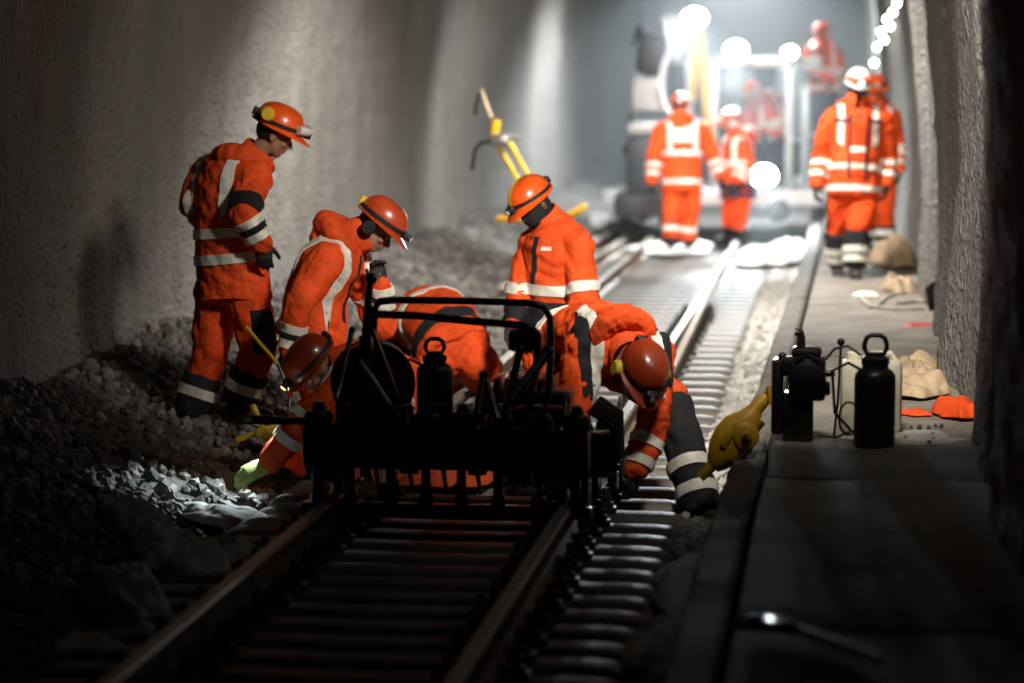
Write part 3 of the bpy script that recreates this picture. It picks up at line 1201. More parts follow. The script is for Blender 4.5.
    # ---- jacket
    mb = MB()
    rs = []
    for i in range(17):
        c, rv, fv, tg, w, d = ring(0.93 * i / 16)
        rs.append((c, rv * w * B, fv * d * B))
    mb.loft(rs, 28)
    for s in 'RL':
        sh, el, wr = W['sh' + s], W['el' + s], W['wr' + s]
        mb.cap(chest.lerp(sh, 0.45) + up * 0.01, sh, 0.108 * B, 0.092 * B)
        mb.cap(sh, el, 0.092 * B, 0.074 * B)
        mb.cap(el, el.lerp(wr, 0.93), 0.074 * B, 0.057 * B)
    cu = (hc - neck).normalized()
    a1 = (right - cu * right.dot(cu)).normalized(); a2 = cu.cross(a1)
    jme = remesh(mb, vox, 3, 0.016, seed, 0.045, 0.17)
    jb = bvh_of(jme)
    jk = mesh_obj('jacket', jme, jacket, per)
    # stand-up collar, open at the throat
    mb = MB(); V, F = [], []
    K = 30
    for i in range(K + 1):
        a = math.pi / 2 + 0.22 + (2 * math.pi - 0.44) * i / K
        fr = 0.5 + 0.5 * math.sin(a)
        for (rr, hh) in ((0.118, -0.055), (0.100, 0.02), (0.096, 0.098 + 0.02 * fr), (0.088, 0.100 + 0.02 * fr), (0.088, 0.0)):
            V.append(neck + cu * hh + (a1 * math.cos(a) * 0.95 + a2 * math.sin(a)) * rr)
    for i in range(K):
        for k in range(4):
            F.append((i * 5 + k, (i + 1) * 5 + k, (i + 1) * 5 + k + 1, i * 5 + k + 1))
    mb.add(V, F)
    mb.build('collar', jacket, jk, 'all')
    if hood:
        mb = MB()
        c0 = neck - up * 0.005
        pts, rr = [], []
        for i in range(13):
            q = i / 12
            a = math.pi / 2 + 0.75 + (2 * math.pi - 1.5) * q
            bk = math.sin(math.pi * q)
            pts.append(c0 + right * math.cos(a) * 0.125 + front * (math.sin(a) * 0.125 - 0.02 * bk) - up * (0.045 - 0.085 * bk))
            rr.append(0.024 + 0.046 * bk)
        mb.tube(pts, rr, 12)
        mb.ell(c0 - front * 0.140 - up * 0.055, right * 0.120, front * 0.055, up * 0.105 - front * 0.02, 16, 10)
        mesh_obj('hood', remesh(mb, vox, 3, 0.012, seed + 30, 0.04, 0.14), jacket, jk)
    for t, mt, wd in torso_st:
        c, rv, fv, tg, w, d = ring(t)
        strip(jb, c, tg, fv, wd, 0, 2 * math.pi, w * B * 1.36, 0.010 if 'tape' in mt else 0.007, 110, rows=5 if wd < 0.08 else 12).build('reflective_stripe' if 'tape' in mt else 'black_panel', mt, jk)
    for s in 'RL':
        sh, el, wr = W['sh' + s], W['el' + s], W['wr' + s]
        for t, mt, wd in arm_st:
            strip(jb, el.lerp(wr, t), wr - el, (wr - el).orthogonal(), wd, 0, 2 * math.pi, 0.135 * B, 0.010 if 'tape' in mt else 0.007, 56, rows=5 if wd < 0.08 else 9).build('reflective_stripe' if 'tape' in mt else 'black_cuff', mt, jk)
        for t, mt, wd in (up_st if s in up_side else ()):
            strip(jb, sh.lerp(el, t), el - sh, (el - sh).orthogonal(), wd, 0, 2 * math.pi, 0.135 * B, 0.010 if 'tape' in mt else 0.007, 56, rows=5 if wd < 0.08 else 9).build('reflective_stripe' if 'tape' in mt else 'black_panel', mt, jk)
    if straps:
        c, rv, fv, tg, w, d = ring(0.56)
        for sd in (-1, 1):
            q = c + rv * sd * 0.125 * B
            strip(jb, q, rv, fv, 0.05, -0.9, math.pi + 0.9, 0.33 * B, 0.010, 90, rows=5).build('reflective_stripe', 'reflective_tape', jk)
    if black:
        for (q, axis, ref, w_, a0, a1_, lim) in black(W, ring, right, front, up):
            strip(jb, q, axis, ref, w_, a0, a1_, lim, 0.008, 64, rows=8).build('black_panel', 'black_fabric', jk)
    # zip placket
    c0, rv, fv, tg, w, d = ring(0.5)
    strip(jb, c0, rv, up, 0.035, 0.55 * (-1) - math.pi / 2 - 0.55 + 0.3, -math.pi / 2 + 0.85, 0.4, 0.004, 18).build('zip_placket', 'black_fabric', jk)
    # ---- gloves
    for s in 'RL':
        el, wr = W['el' + s], W['wr' + s]
        hv = handR if s == 'R' else handL
        d = Wd(*hv).normalized() if hv else (wr - el).normalized()
        pv = palmR if s == 'R' else palmL
        pm = Wd(*pv) if pv else (-right if s == 'R' else right)
        if abs(pm.normalized().dot(d)) > 0.95:
            pm = d.orthogonal()
        mb = hand_mb(wr, d, pm, 1 if s == 'R' else -1, curl, hand_s, 1.12)
        mb.cap(wr - d * 0.05, wr + d * 0.01, 0.042, 0.036, 12)
        mesh_obj('glove', remesh(mb, 0.0062, 2), gloves if isinstance(gloves, str) else gloves[s], per)
    # ---- neck scarf / face cover, hair, eyes
    if cover:
        mb = MB()
        mb.loft([(neck - cu * 0.01, a1 * 0.078, a2 * 0.080), (hc - hu * 0.10 - hf * 0.005, hr * 0.068, hf * 0.082), (hc - hu * 0.065 + hf * 0.012, hr * 0.072, hf * 0.098),
                 (hc - hu * 0.030 + hf * 0.010, hr * 0.079, hf * 0.106), (hc + hu * (0.0 if cover != 'full' else 0.045), hr * 0.083, hf * 0.106)], 24)
        mesh_obj('face_scarf', remesh(mb, 0.009, 2, 0.004, seed + 8, 0.03, 0.08), 'black_fabric', per)
    if hair:
        mb = MB()
        mb.ell(hc - hf * 0.028 + hu * 0.02, hr * 0.080, hf * 0.088, hu * 0.090, 18, 12)
        mesh_obj('hair', remesh(mb, 0.009, 1, 0.004, seed + 9, 0.02, 0.05), 'hair', per)
    if eyes:
        for sd in (-1, 1):
            mb = MB(); mb.sph(hc + (hr * sd * 0.031 + hf * 0.077 + hu * 0.0) * hscale, 0.0115)
            ey = mb.build('eye', 'eye_white', per)
            mb = MB(); mb.sph(hc + (hr * sd * 0.031 + hf * 0.0845 + hu * 0.0) * hscale, 0.0058)
            mb.build('iris', 'hair', ey)
    helmet_parts(per, hc + hu * 0.010 * hscale, hr, hf, hu, shell, hl or {})
    if extra:
        extra(per, W, jb, tb, ring, dict(right=right, front=front, up=up, hr=hr, hf=hf, hu=hu, hc=hc, jk=jk, tro=tro))
    return per, W, dict(hr=hr, hf=hf, hu=hu, hc=hc)


def patch(bvh, c, d, r, u, w, h, off=0.006, n=8):
    """a sewn-on patch laid on a surface seen along d"""
    mb = MB(); V, F = [], []
    for i in range(n + 1):
        for j in range(n + 1):
            q = c + r * (i / n - 0.5) * w + u * (j / n - 0.5) * h - d * 0.4
            hit = bvh.ray_cast(q, d, 0.8)
            p = hit[0] if hit[0] is not None else c
            V.append(p - d * off)
    for i in range(n):
        for j in range(n):
            a = i * (n + 1) + j
            F.append((a, a + n + 1, a + n + 2, a + 1))
    N = len(V)
    V += [v + d * (off + 0.006) for v in V]
    edge = [i * (n + 1) for i in range(n + 1)] + [n * (n + 1) + j for j in range(1, n + 1)] + [i * (n + 1) + n for i in range(n - 1, -1, -1)] + [j for j in range(n - 1, 0, -1)]
    for k in range(len(edge)):
        a, b = edge[k], edge[(k + 1) % len(edge)]
        F.append((a, b, b + N, a + N))
    mb.add(V, F)
    return mb


def spot(name, loc, direction, watts, angle=60, blend=0.6, color=(1, 1, 1), size=0.05, parent=None):
    l = bpy.data.lights.new(name, 'SPOT')
    l.energy = watts; l.spot_size = math.radians(angle); l.spot_blend = blend; l.color = color; l.shadow_soft_size = size
    o = bpy.data.objects.new(name, l)
    COL.objects.link(o)
    if parent is not None:
        o.parent = parent
        o.location = Vector(loc) - world_loc(parent)
    else:
        o.location = loc
    o.rotation_euler = Vector(direction).to_track_quat('-Z', 'Y').to_euler()
    return o

# ------------------------------------------------------------------ the crew
# P1: standing man at the left wall, seen from his right and behind, looking down to the right
def p1_black(W, ring, right, front, up):
    sh, el, wr = W['shR'], W['elR'], W['wrR']
    return [(el.lerp(sh, 0.12), el - sh, (el - sh).orthogonal(), 0.10, 0, 2 * math.pi, 0.13)]


def p1_extra(per, W, jb, tb, ring, k):
    # black thigh pocket
    c = W['hipR'].lerp(W['knR'], 0.62)
    d = -Wd(0.55, -0.85, 0).normalized()
    up = (W['hipR'] - W['knR']).normalized()
    patch(tb, c, d, d.cross(up).normalized(), up, 0.13, 0.24, 0.018).build('thigh_pocket', 'black_fabric', k['tro'])


person('man in orange standing by the left wall, looking down, black glove hanging at his side', 13.3, dict(
    head=(275, 135, -0.02), neck=(248, 162, 0.0), shR=(253, 178, -0.15), shL=(208, 175, 0.13), elR=(244, 212, -0.33), wrR=(262, 243, -0.28), elL=(193, 205, 0.05), wrL=(222, 236, 0.26),
    pelvis=(234, 282, 0), hipR=(250, 296, -0.07), hipL=(216, 296, 0.07), knR=(258, 350, -0.08), knL=(212, 350, 0.06), anR=(238, 404, -0.02), anL=(190, 414, 0.05)),
    face=(0.86, 0.10, -0.42), toeR=(0.9, 0.3, 0), toeL=(0.7, 0.5, 0), bulk=1.16, hem=0.10, arch=0.02, seed=11,
    hl=dict(muffs=(-0.085, 0.085), goggles='helmet_white', label='orange safety helmet with yellow muff and pale goggles'),
    handR=(0.12, 0.1, -1), palmR=(-0.1, 1, 0), curl=0.38, torso_st=((0.385, 'reflective_tape', 0.055), (0.30, 'reflective_tape', 0.055)),
    arm_st=((0.30, 'reflective_tape', 0.045), (0.74, 'reflective_tape', 0.045), (0.52, 'black_fabric', 0.06)), black=p1_black, hair=True, eyes=True, gaiter=0.42, shin_st=(0.66,), extra=p1_extra, vox=0.008)

# P2: leaning man with the ear protection, behind the crouching one
per2, W2, K2 = person('man in orange leaning forward over the trolley, headlamp helmet bowed, standing second from left', 13.0, dict(
    head=(376, 229, -0.02), neck=(349, 238, 0.0), shR=(326, 262, -0.17), shL=(350, 257, 0.18), elR=(300, 303, -0.30), wrR=(289, 350, -0.27), elL=(382, 325, 0.12), wrL=(381, 283, 0.0),
    pelvis=(313, 330, 0.08), hipR=(306, 345, -0.02), hipL=(322, 345, 0.18), knR=(322, 402, -0.08), knL=(332, 400, 0.2), anR=(300, 446, 0.02), anL=(325, 442, 0.25)),
    face=(0.74, -0.12, -0.62), toe=(0.9, -0.2, 0), bulk=1.12, hem=0.05, arch=0.05, seed=23, shell='helmet_worn',
    hl=dict(lens='lamp_glass', battery_mat='strap_yellow', muffs=(-0.02, -0.015), muff_mat='black_rubber', label='worn orange helmet with black ear muffs and headlamp'),
    handL=(-0.25, -0.1, 1), palmL=(0.4, -0.8, 0), curl=0.9, torso_st=((0.10, 'reflective_tape', 0.05),),
    arm_st=((0.55, 'reflective_tape', 0.045), (0.86, 'reflective_tape', 0.045), (0.70, 'black_fabric', 0.04)), hair=True, eyes=True, vox=0.008, skin='skin')

# P3: crouching man with the lit headlamp, reaching down with a green glove
per3, W3, K3 = person('crouching man at the trolley\'s left reaching down with a yellow-green glove, headlamp lit', 12.0, dict(
    head=(318, 369, -0.05), neck=(347, 364, 0.0), shL=(343, 388, -0.14), shR=(345, 366, 0.2), elL=(311, 410, -0.30), wrL=(267, 465, -0.26), elR=(318, 432, 0.24), wrR=(296, 470, 0.16),
    pelvis=(408, 396, 0.12), hipL=(408, 408, 0.02), hipR=(412, 404, 0.2), knL=(362, 432, 0.0), knR=(372, 432, 0.26), anL=(412, 446, 0.04), anR=(418, 442, 0.26)),
    face=(-0.62, -0.22, -0.75), toe=(-1, 0.1, 0), bulk=1.05, hem=0.06, arch=0.05, seed=31, shell='helmet_worn', hl=dict(lens='lamp_lit_warm', label='worn orange helmet with a lit headlamp'),
    gloves={'L': 'green_glove', 'R': 'black_glove'}, handL=(-0.9, -0.15, -0.42), palmL=(-0.3, 0.45, -0.8), curl=0.35, hand_s=1.15,
    arm_st=((0.08, 'reflective_tape', 0.045), (0.52, 'reflective_tape', 0.05)), hood=False, eyes=True, vox=0.008)

# P4: man squatting with his back to the camera
person('man squatting behind the trolley, back and orange trousers turned to the camera', 14.3, dict(
    head=(405, 330, 0.80), neck=(418, 318, 0.62), shL=(398, 330, 0.50), shR=(452, 312, 0.55), elL=(393, 362, 0.62), wrL=(410, 395, 0.80), elR=(470, 345, 0.70), wrR=(450, 388, 0.9),
    pelvis=(454, 345, 0.05), hipL=(436, 362, 0.0), hipR=(476, 360, 0.02), knL=(424, 392, 0.42), knR=(492, 392, 0.42), anL=(436, 420, 0.14), anR=(478, 420, 0.14)),
    face=(-0.3, 0.8, -0.6), toe=(-0.1, 1, 0), bulk=1.2, hem=-0.06, arch=0.10, seed=41, trousers='hivis_orange', belt=0.09, hood=False, vox=0.010, torso_st=((0.42, 'reflective_tape', 0.05), (0.06, 'black_fabric', 0.085)),
    black=lambda W, ring, right, front, up: [(W['shL'].lerp(W['elL'], 0.5), W['elL'] - W['shL'], (W['elL'] - W['shL']).orthogonal(), 0.2, 0, 6.28319, 0.14)])


# P5: half kneeling man behind the trolley, face shadow put into neck scarf and skin
def p5_extra(per, W, jb, tb, ring, k):
    d = -k['front']
    c, rv, fv, tg, w, dd = ring(0.60)
    patch(jb, c - rv * 0.085, d, rv, tg, 0.055, 0.022, 0.006).build('chest_badge', 'reflective_tape', k['jk'])


person('man in bright orange with black face cover, upright behind the trolley, looking down left', 13.9, dict(
    head=(535, 206, -0.05), neck=(554, 226, 0.02), shL=(577, 246, -0.15), shR=(536, 243, 0.12), elL=(585, 305, -0.20), wrL=(560, 342, -0.30), elR=(521, 288, 0.02), wrR=(512, 324, -0.12),
    pelvis=(553, 336, 0.05), hipL=(566, 348, -0.02), hipR=(540, 348, 0.1), knL=(546, 392, -0.28), knR=(545, 412, -0.05), anL=(568, 414, -0.02), anR=(572, 414, 0.34)),
    face=(-0.66, -0.52, -0.55), toe=(-0.8, -0.5, 0), bulk=1.14, hem=0.05, seed=53, cover='full', skin='skin_dark', hood=False,
    hl=dict(top_strap=True, strap_mat='black_rubber', label='orange helmet with a yellow top strap'), handR=(-0.05, -0.2, -1), straps=False,
    torso_st=((0.41, 'reflective_tape', 0.06), (0.28, 'black_fabric', 0.24)), arm_st=((0.80, 'black_fabric', 0.10),), up_side='L', up_st=((0.72, 'reflective_tape', 0.06),), extra=p5_extra, vox=0.008)


# P6: man bent double at the right rail
def p6_extra(per, W, jb, tb, ring, k):
    pass


person('man bent double over the right rail, helmet towards the camera, black glove at the rail', 11.5, dict(
    head=(639, 376, -0.30), neck=(622, 346, -0.10), shR=(582, 350, -0.06), shL=(654, 353, -0.05), elR=(580, 400, -0.14), wrR=(562, 442, -0.20), elL=(655, 418, -0.12), wrL=(634, 472, -0.22),
    pelvis=(578, 342, 0.42), hipR=(560, 358, 0.36), hipL=(602, 358, 0.42), knR=(556, 408, 0.02), knL=(670, 398, 0.16), anR=(562, 472, 0.36), anL=(702, 512, -0.15)),
    face=(0.12, -0.62, -0.78), toeR=(-0.2, -1, 0), toeL=(0.35, -1, 0), bulk=1.12, hem=0.06, arch=0.06, seed=67, shell='helmet_worn', trousers='hivis_worn',
    hl=dict(lamp=True, muffs=(-0.01, 0.01), muff_mat='strap_yellow', label='worn orange helmet bowed to the camera'), handL=(-0.05, -0.05, -1), handR=(-0.4, -0.3, -0.8), palmL=(-0.7, 0.4, 0),
    curl=0.95, torso_st=((0.12, 'reflective_tape', 0.05),), arm_st=((0.45, 'reflective_tape', 0.05), (0.82, 'reflective_tape', 0.05)), gaiter=0.06, shin_st=(0.62, 0.84), hair=True, vox=0.008,
    black=lambda W, ring, right, front, up: [(ring(0.56)[0] + right * s * 0.185, right, front, 0.07, 0.6, math.pi + 0.6, 0.3) for s in (1, -1)])


# P7: far man with his back turned
def p7_extra(per, W, jb, tb, ring, k):
    d = k['front']
    c, rv, fv, tg, w, dd = ring(0.56)
    pa = patch(jb, c + tg * 0.02, d, rv, tg, 0.24, 0.20, 0.012).build('back_panel', 'reflective_tape', k['jk'])
    patch(jb, c + tg * 0.055 + rv * 0.04, d, rv, tg, 0.10, 0.03, 0.016).build('panel_print', 'wagon_grey', pa)


person('far man in orange with pale back panel, walking away between the rails', 28.6, dict(
    head=(680, 108, 0.05), neck=(681, 121, 0), shL=(662, 131, 0), shR=(702, 131, 0), elL=(654, 157, 0.02), elR=(713, 156, 0.02), wrL=(652, 182, -0.05), wrR=(721, 178, -0.05),
    pelvis=(682, 182, 0), hipL=(674, 190, 0), hipR=(691, 190, 0), knL=(672, 217, -0.05), knR=(690, 217, 0.05), anL=(671, 244, -0.1), anR=(688, 244, 0.1)),
    face=(0.05, 1, -0.15), toe=(0, 1, 0), bulk=1.25, hem=0.12, seed=71, vox=0.018, gaiter=0.86, shin_st=(0.45,), trousers='hivis_orange', extra=p7_extra,
    hl=dict(battery_mat='lamp_glass', label='orange helmet seen from behind'), torso_st=((0.20, 'reflective_tape', 0.05), (0.42, 'reflective_tape', 0.05)))

# P8: man beside the low floodlight
person('far man in orange jacket with dark waist, standing left of the low floodlight', 29.5, dict(
    head=(731, 124, 0), neck=(739, 135, 0), shL=(744, 146, -0.15), shR=(731, 144, 0.15), elL=(748, 165, -0.2), wrL=(738, 182, -0.22), elR=(724, 163, 0.15), wrR=(724, 180, 0),
    pelvis=(738, 187, 0), hipL=(742, 193, -0.06), hipR=(732, 193, 0.08), knL=(740, 216, -0.1), knR=(730, 215, 0.05), anL=(741, 236, 0.0), anR=(730, 234, 0.1)),
    face=(-0.8, -0.1, -0.3), toe=(-0.9, -0.3, 0), bulk=1.15, hem=0.06, seed=81, vox=0.018, gaiter=0.6, shin_st=(), torso_st=((0.05, 'navy_fabric', 0.16), (0.42, 'reflective_tape', 0.05)),
    hl=dict(goggles='helmet_white', muffs=(0, -0.02), muff_mat='helmet_white', label='orange helmet with white goggles'))

# P9: man bent over on the wagon deck
person('man in orange bent over on the wagon deck below the floodlights', 33.0, dict(
    head=(751, 92, -0.1), neck=(757, 98, 0), shL=(751, 108, -0.05), shR=(775, 100, 0.12), elL=(746, 124, -0.1), wrL=(756, 140, -0.2), elR=(779, 118, 0.1), wrR=(776, 136, -0.1),
    pelvis=(768, 132, 0.2), hipL=(762, 140, 0.12), hipR=(776, 140, 0.25), knL=(758, 163, 0.05), knR=(778, 163, 0.2), anL=(760, 185, 0.15), anR=(778, 185, 0.25)),
    face=(-0.6, -0.5, -0.6), toe=(-0.5, -0.8, 0), bulk=1.25, hem=0.06, seed=91, vox=0.020, trousers='navy_fabric', gaiter=False, shin_st=(), shell='helmet_orange',
    hl=dict(top_strap=True, strap_mat='strap_yellow', label='helmet with bright yellow strap'))

# P10: man high on the wagon's staging
person('man in orange standing high on the wagon staging under the crown', 35.0, dict(
    head=(823, 35, 0), neck=(823, 45, 0), shL=(834, 52, 0), shR=(811, 52, 0), elL=(838, 68, 0.05), wrL=(832, 82, -0.15), elR=(806, 64, 0.05), wrR=(812, 76, -0.2),
    pelvis=(823, 86, 0), hipL=(829, 91, 0), hipR=(817, 91, 0), knL=(830, 112, 0), knR=(817, 112, 0), anL=(830, 133, 0.05), anR=(817, 133, 0)),
    face=(-0.8, -0.4, -0.2), toe=(-0.5, -1, 0), bulk=1.15, seed=101, vox=0.020, trousers='navy_fabric', gaiter=False, shin_st=())


# P11: walking man on the walkway
def p11_extra(per, W, jb, tb, ring, k):
    d = -k['front']
    c, rv, fv, tg, w, dd = ring(0.42)
    patch(jb, c, d, rv, tg, 0.125, 0.50, 0.010, 12).build('open_front', 'hivis_trouser', k['jk'])
    for q in (0.30, 0.40):
        c2 = ring(q)[0]
        patch(jb, c2, d, rv, tg, 0.125, 0.045, 0.016, 6).build('reflective_stripe', 'reflective_tape', k['jk'])
    for s in (-1, 1):
        patch(jb, c + rv * s * 0.075, d, rv, tg, 0.022, 0.56, 0.014, 12).build('dark_lapel', 'black_fabric', k['jk'])
        c3 = ring(0.60)[0]
        patch(jb, c3 + rv * s * 0.15, d, rv, tg, 0.11, 0.03, 0.014, 6).build('pocket_flap', 'black_fabric', k['jk'])


person('man walking towards the camera on the walkway, open orange jacket, headlamp lit', 20.7, dict(
    head=(858, 88, -0.02), neck=(856, 107, 0), shR=(832, 121, 0.02), shL=(881, 120, 0.02), elR=(822, 154, 0.08), elL=(888, 155, 0.08), wrR=(817, 186, -0.02), wrL=(886, 186, -0.02),
    pelvis=(854, 183, 0), hipR=(843, 193, 0), hipL=(866, 193, 0), knR=(838, 232, 0.08), knL=(857, 230, -0.16), anR=(837, 266, 0.15), anL=(855, 267, -0.2)),
    face=(-0.02, -1, -0.18), toe=(-0.05, -1, 0), bulk=1.18, hem=0.12, seed=111, vox=0.014, gaiter=0.05, shin_st=(0.55, 0.80), cover='half', shell='helmet_white', eyes=True,
    torso_st=((0.13, 'reflective_tape', 0.05), (0.30, 'reflective_tape', 0.05)), extra=p11_extra, hl=dict(lens='lamp_lit_white', goggles='helmet_orange', strap_mat='helmet_orange', label='pale helmet with an orange front and lit headlamp'))

# P12: man half hidden behind the walking one
person('man half hidden behind the walking man, orange shoulder showing', 23.6, dict(
    head=(876, 92, 0), neck=(877, 108, 0), shR=(857, 118, 0.02), shL=(892, 118, 0.0), elR=(850, 146, 0.06), elL=(898, 146, 0.06), wrR=(852, 172, 0), wrL=(898, 172, -0.05),
    pelvis=(876, 172, 0), hipR=(868, 180, 0), hipL=(885, 180, 0), knR=(867, 212, 0), knL=(885, 212, -0.1), anR=(867, 240, 0.08), anL=(885, 242, -0.1)),
    face=(0, -1, -0.1), toe=(0, -1, 0), bulk=1.1, hem=0.1, seed=121, vox=0.018, gaiter=0.5, shin_st=(0.7,))

# the lit headlamp of the crouching man
lp = K3['hc'] + K3['hf'] * 0.235 + K3['hu'] * 0.085
spot('headlamp_beam', lp, G(222, 488, -0.1) - lp, 62, 74, 0.6, (0.80, 0.95, 1.0), 0.02, per3)

# ================================================================== the trolley on the rails
TY0, TY1 = 10.35, 11.18
tro = thing('rail_trolley', 'black rail fastening machine standing on the track, loop handles on top', 'trolley', (0, 10.4, 0))
for sx in (-1, 1):
    mb = MB(); mb.box((sx * 0.60, (TY0 + TY1) / 2, 0.17), (0.07, TY1 - TY0, 0.11), None, 0.01)
    mb.box((sx * 0.60, TY0 + 0.18, 0.02), (0.05, 0.16, 0.24), None, 0.01); mb.box((sx * 0.60, TY1 - 0.18, 0.02), (0.05, 0.16, 0.24), None, 0.01)
    mb.build('side_beam', 'machine_black', tro)
    for yy in (TY0 + 0.18, TY1 - 0.18):
        mb = MB()
        ax = (sx, 0, 0)
        mb.lathe((sx * 0.44, yy, 0.087), [(0.105, 0), (0.105, 0.022), (0.088, 0.03), (0.085, 0.085), (0.04, 0.09), (0.03, 0.15)], 22, ax)
        mb.build('wheel', 'machine_steel', tro)
for yy, z, h in ((TY0, -0.03, 0.05), (TY1, 0.17, 0.10), ((TY0 + TY1) / 2, 0.17, 0.08)):
    mb = MB(); mb.box((0, yy, z), (1.30, 0.08, h), None, 0.012); mb.build('cross_beam', 'machine_black', tro)
for k in range(7):
    mb = MB(); mb.box((-0.45 + k * 0.15, TY0 - 0.045, 0.20 + 0.02 * (k % 2)), (0.085, 0.05, 0.13), None, 0.012); mb.tube([(-0.45 + k * 0.15, TY0 - 0.06, 0.16), (-0.43 + k * 0.15, TY0 - 0.09, 0.06), (-0.38 + k * 0.15, TY0 - 0.03, 0.10)], 0.012, 7); mb.build('valve_block', 'machine_black', tro)
mb = MB(); mb.box((0, (TY0 + TY1) / 2, 0.245), (1.24, TY1 - TY0 - 0.1, 0.03), None, 0.008); mb.build('deck_plate', 'machine_black', tro)
mb = MB(); mb.box((0.0, TY0 + 0.09, 0.245), (1.28, 0.26, 0.19), None, 0.02); mb.build('spindle_housing', 'machine_black', tro)
for k in range(8):
    x = -0.575 + k * 0.165 + rng.uniform(-0.015, 0.015)
    mb = MB()
    mb.lathe((x, TY0 + 0.03, 0.33), [(0.052, 0), (0.064, 0.012), (0.066, 0.045), (0.052, 0.068), (0.032, 0.074), (0.030, 0.088), (0.018, 0.096)], 14)
    mb.cyl((x, TY0 - 0.02, 0.30), (x, TY0 - 0.02, 0.02), 0.022, 12)
    mb.lathe((x, TY0 - 0.02, -0.05), [(0.020, 0), (0.032, 0.01), (0.032, 0.07), (0.026, 0.09)], 6)
    sp = mb.build('spindle', 'machine_black', tro)
    mb = MB(); mb.lathe((x, TY0 + 0.03, 0.424), [(0.028, 0), (0.026, 0.014), (0.010, 0.02)], 8); mb.build('spindle_bolt', 'machine_steel', sp)
# engine block, cowl and reel between the beams
mb = MB(); mb.box((0.30, 10.80, 0.36), (0.42, 0.36, 0.22), None, 0.04)
for k in range(6):
    mb.box((0.18 + k * 0.05, 10.80, 0.49), (0.018, 0.30, 0.06), None, 0.004)
mb.build('engine_block', 'machine_black', tro)
mb = MB(); mb.lathe((-0.40, 10.72, 0.50), [(0.05, 0), (0.19, 0.005), (0.19, 0.03), (0.07, 0.035), (0.07, 0.13), (0.19, 0.135), (0.19, 0.16), (0.05, 0.165)], 26, (0.25, -1, 0))
mb.build('hose_reel', 'machine_black', tro)
mb = MB(); mb.box((-0.40, 10.8, 0.33), (0.34, 0.24, 0.16), None, 0.03); mb.build('reel_foot', 'machine_black', tro)
for k in range(6):
    x = -0.5 + k * 0.17
    mb = MB(); mb.tube([(x, TY0 - 0.05, 0.27), (x + 0.03, TY0 - 0.09, 0.36), (x + 0.10, TY0 - 0.06, 0.40 + 0.02 * (k % 3)), (x + 0.15, TY0 + 0.10, 0.42), (x + 0.13, TY0 + 0.3, 0.33)], 0.014, 8); mb.build('hydraulic_hose', 'black_rubber', tro)
# top loop handle
def arc3(c, a, b, r, n=6):
    return [c + a * math.cos(math.pi / 2 * k / n) * r + b * math.sin(math.pi / 2 * k / n) * r for k in range(n + 1)]


def PT(px, py, d):
    return P(px, py, d)


dh = 10.65
hb = MB()
pts = [PT(372, 400, dh), PT(373, 340, dh), PT(375, 308, dh), PT(380, 301, dh), PT(400, 300, dh), PT(470, 301, dh), PT(530, 303, dh), PT(544, 307, dh), PT(550, 318, dh), PT(551, 350, dh - 0.02), PT(548, 392, dh - 0.03), PT(545, 410, dh - 0.03)]
hb.tube(pts, 0.0165, 12); hb.build('loop_handle', 'machine_black', tro)
hb = MB(); hb.tube([PT(372, 314, dh - 0.02), PT(420, 316, dh - 0.05), PT(470, 321, dh - 0.08), PT(520, 325, dh - 0.1), PT(532, 328, dh - 0.1), PT(538, 336, dh - 0.1), PT(536, 372, dh - 0.1), PT(528, 395, dh - 0.1)], 0.018, 12); hb.build('cross_handle', 'machine_black', tro)
hb = MB(); hb.box(PT(525, 340, dh + 0.0), (0.15, 0.10, 0.10), None, 0.025); hb.build('control_box', 'machine_black', tro)
hb = MB(); hb.box(PT(527, 332, dh - 0.065), (0.07, 0.012, 0.02), None, 0.004); hb.build('control_plate', 'machine_steel', tro)
# left upright post with clamp
hb = MB(); hb.tube([PT(366, 408, 10.6), PT(366, 330, 10.62), PT(370, 283, 10.64)], [0.022, 0.020, 0.016], 12); hb.sph(PT(371, 279, 10.64), 0.028); hb.box(PT(366, 345, 10.6), (0.06, 0.06, 0.09), None, 0.012)
hb.build('upright_post', 'machine_black', tro)
# push bar out to the left
hb = MB(); hb.tube([PT(315, 421, 10.5), PT(280, 421, 10.5), PT(256, 420, 10.5)], 0.017, 12); hb.tube([PT(270, 420, 10.5), PT(252, 420, 10.5)], 0.023, 12); hb.build('push_bar', 'machine_black', tro)
# levers
for (a, b, d1, d2, r) in (((372, 330), (398, 398), 10.55, 10.35, 0.012), ((484, 376), (477, 416), 10.4, 10.3, 0.021), ((484, 376), (497, 420), 10.4, 10.3, 0.021), ((520, 350), (505, 412), 10.5, 10.4, 0.02), ((548, 352), (510, 402), 10.55, 10.4, 0.026), ((352, 330), (336, 400), 10.5, 10.3, 0.014)):
    hb = MB(); hb.tube([PT(*a, d1), PT(*b, d2)], [r * 0.85, r], 10); hb.sph(PT(*a, d1), r * 1.15); hb.build('lever', 'machine_black', tro)
hb = MB(); hb.tube([PT(360, 360, 10.2), PT(390, 404, 10.1)], 0.008, 8); hb.build('steel_rod', 'machine_steel', tro)
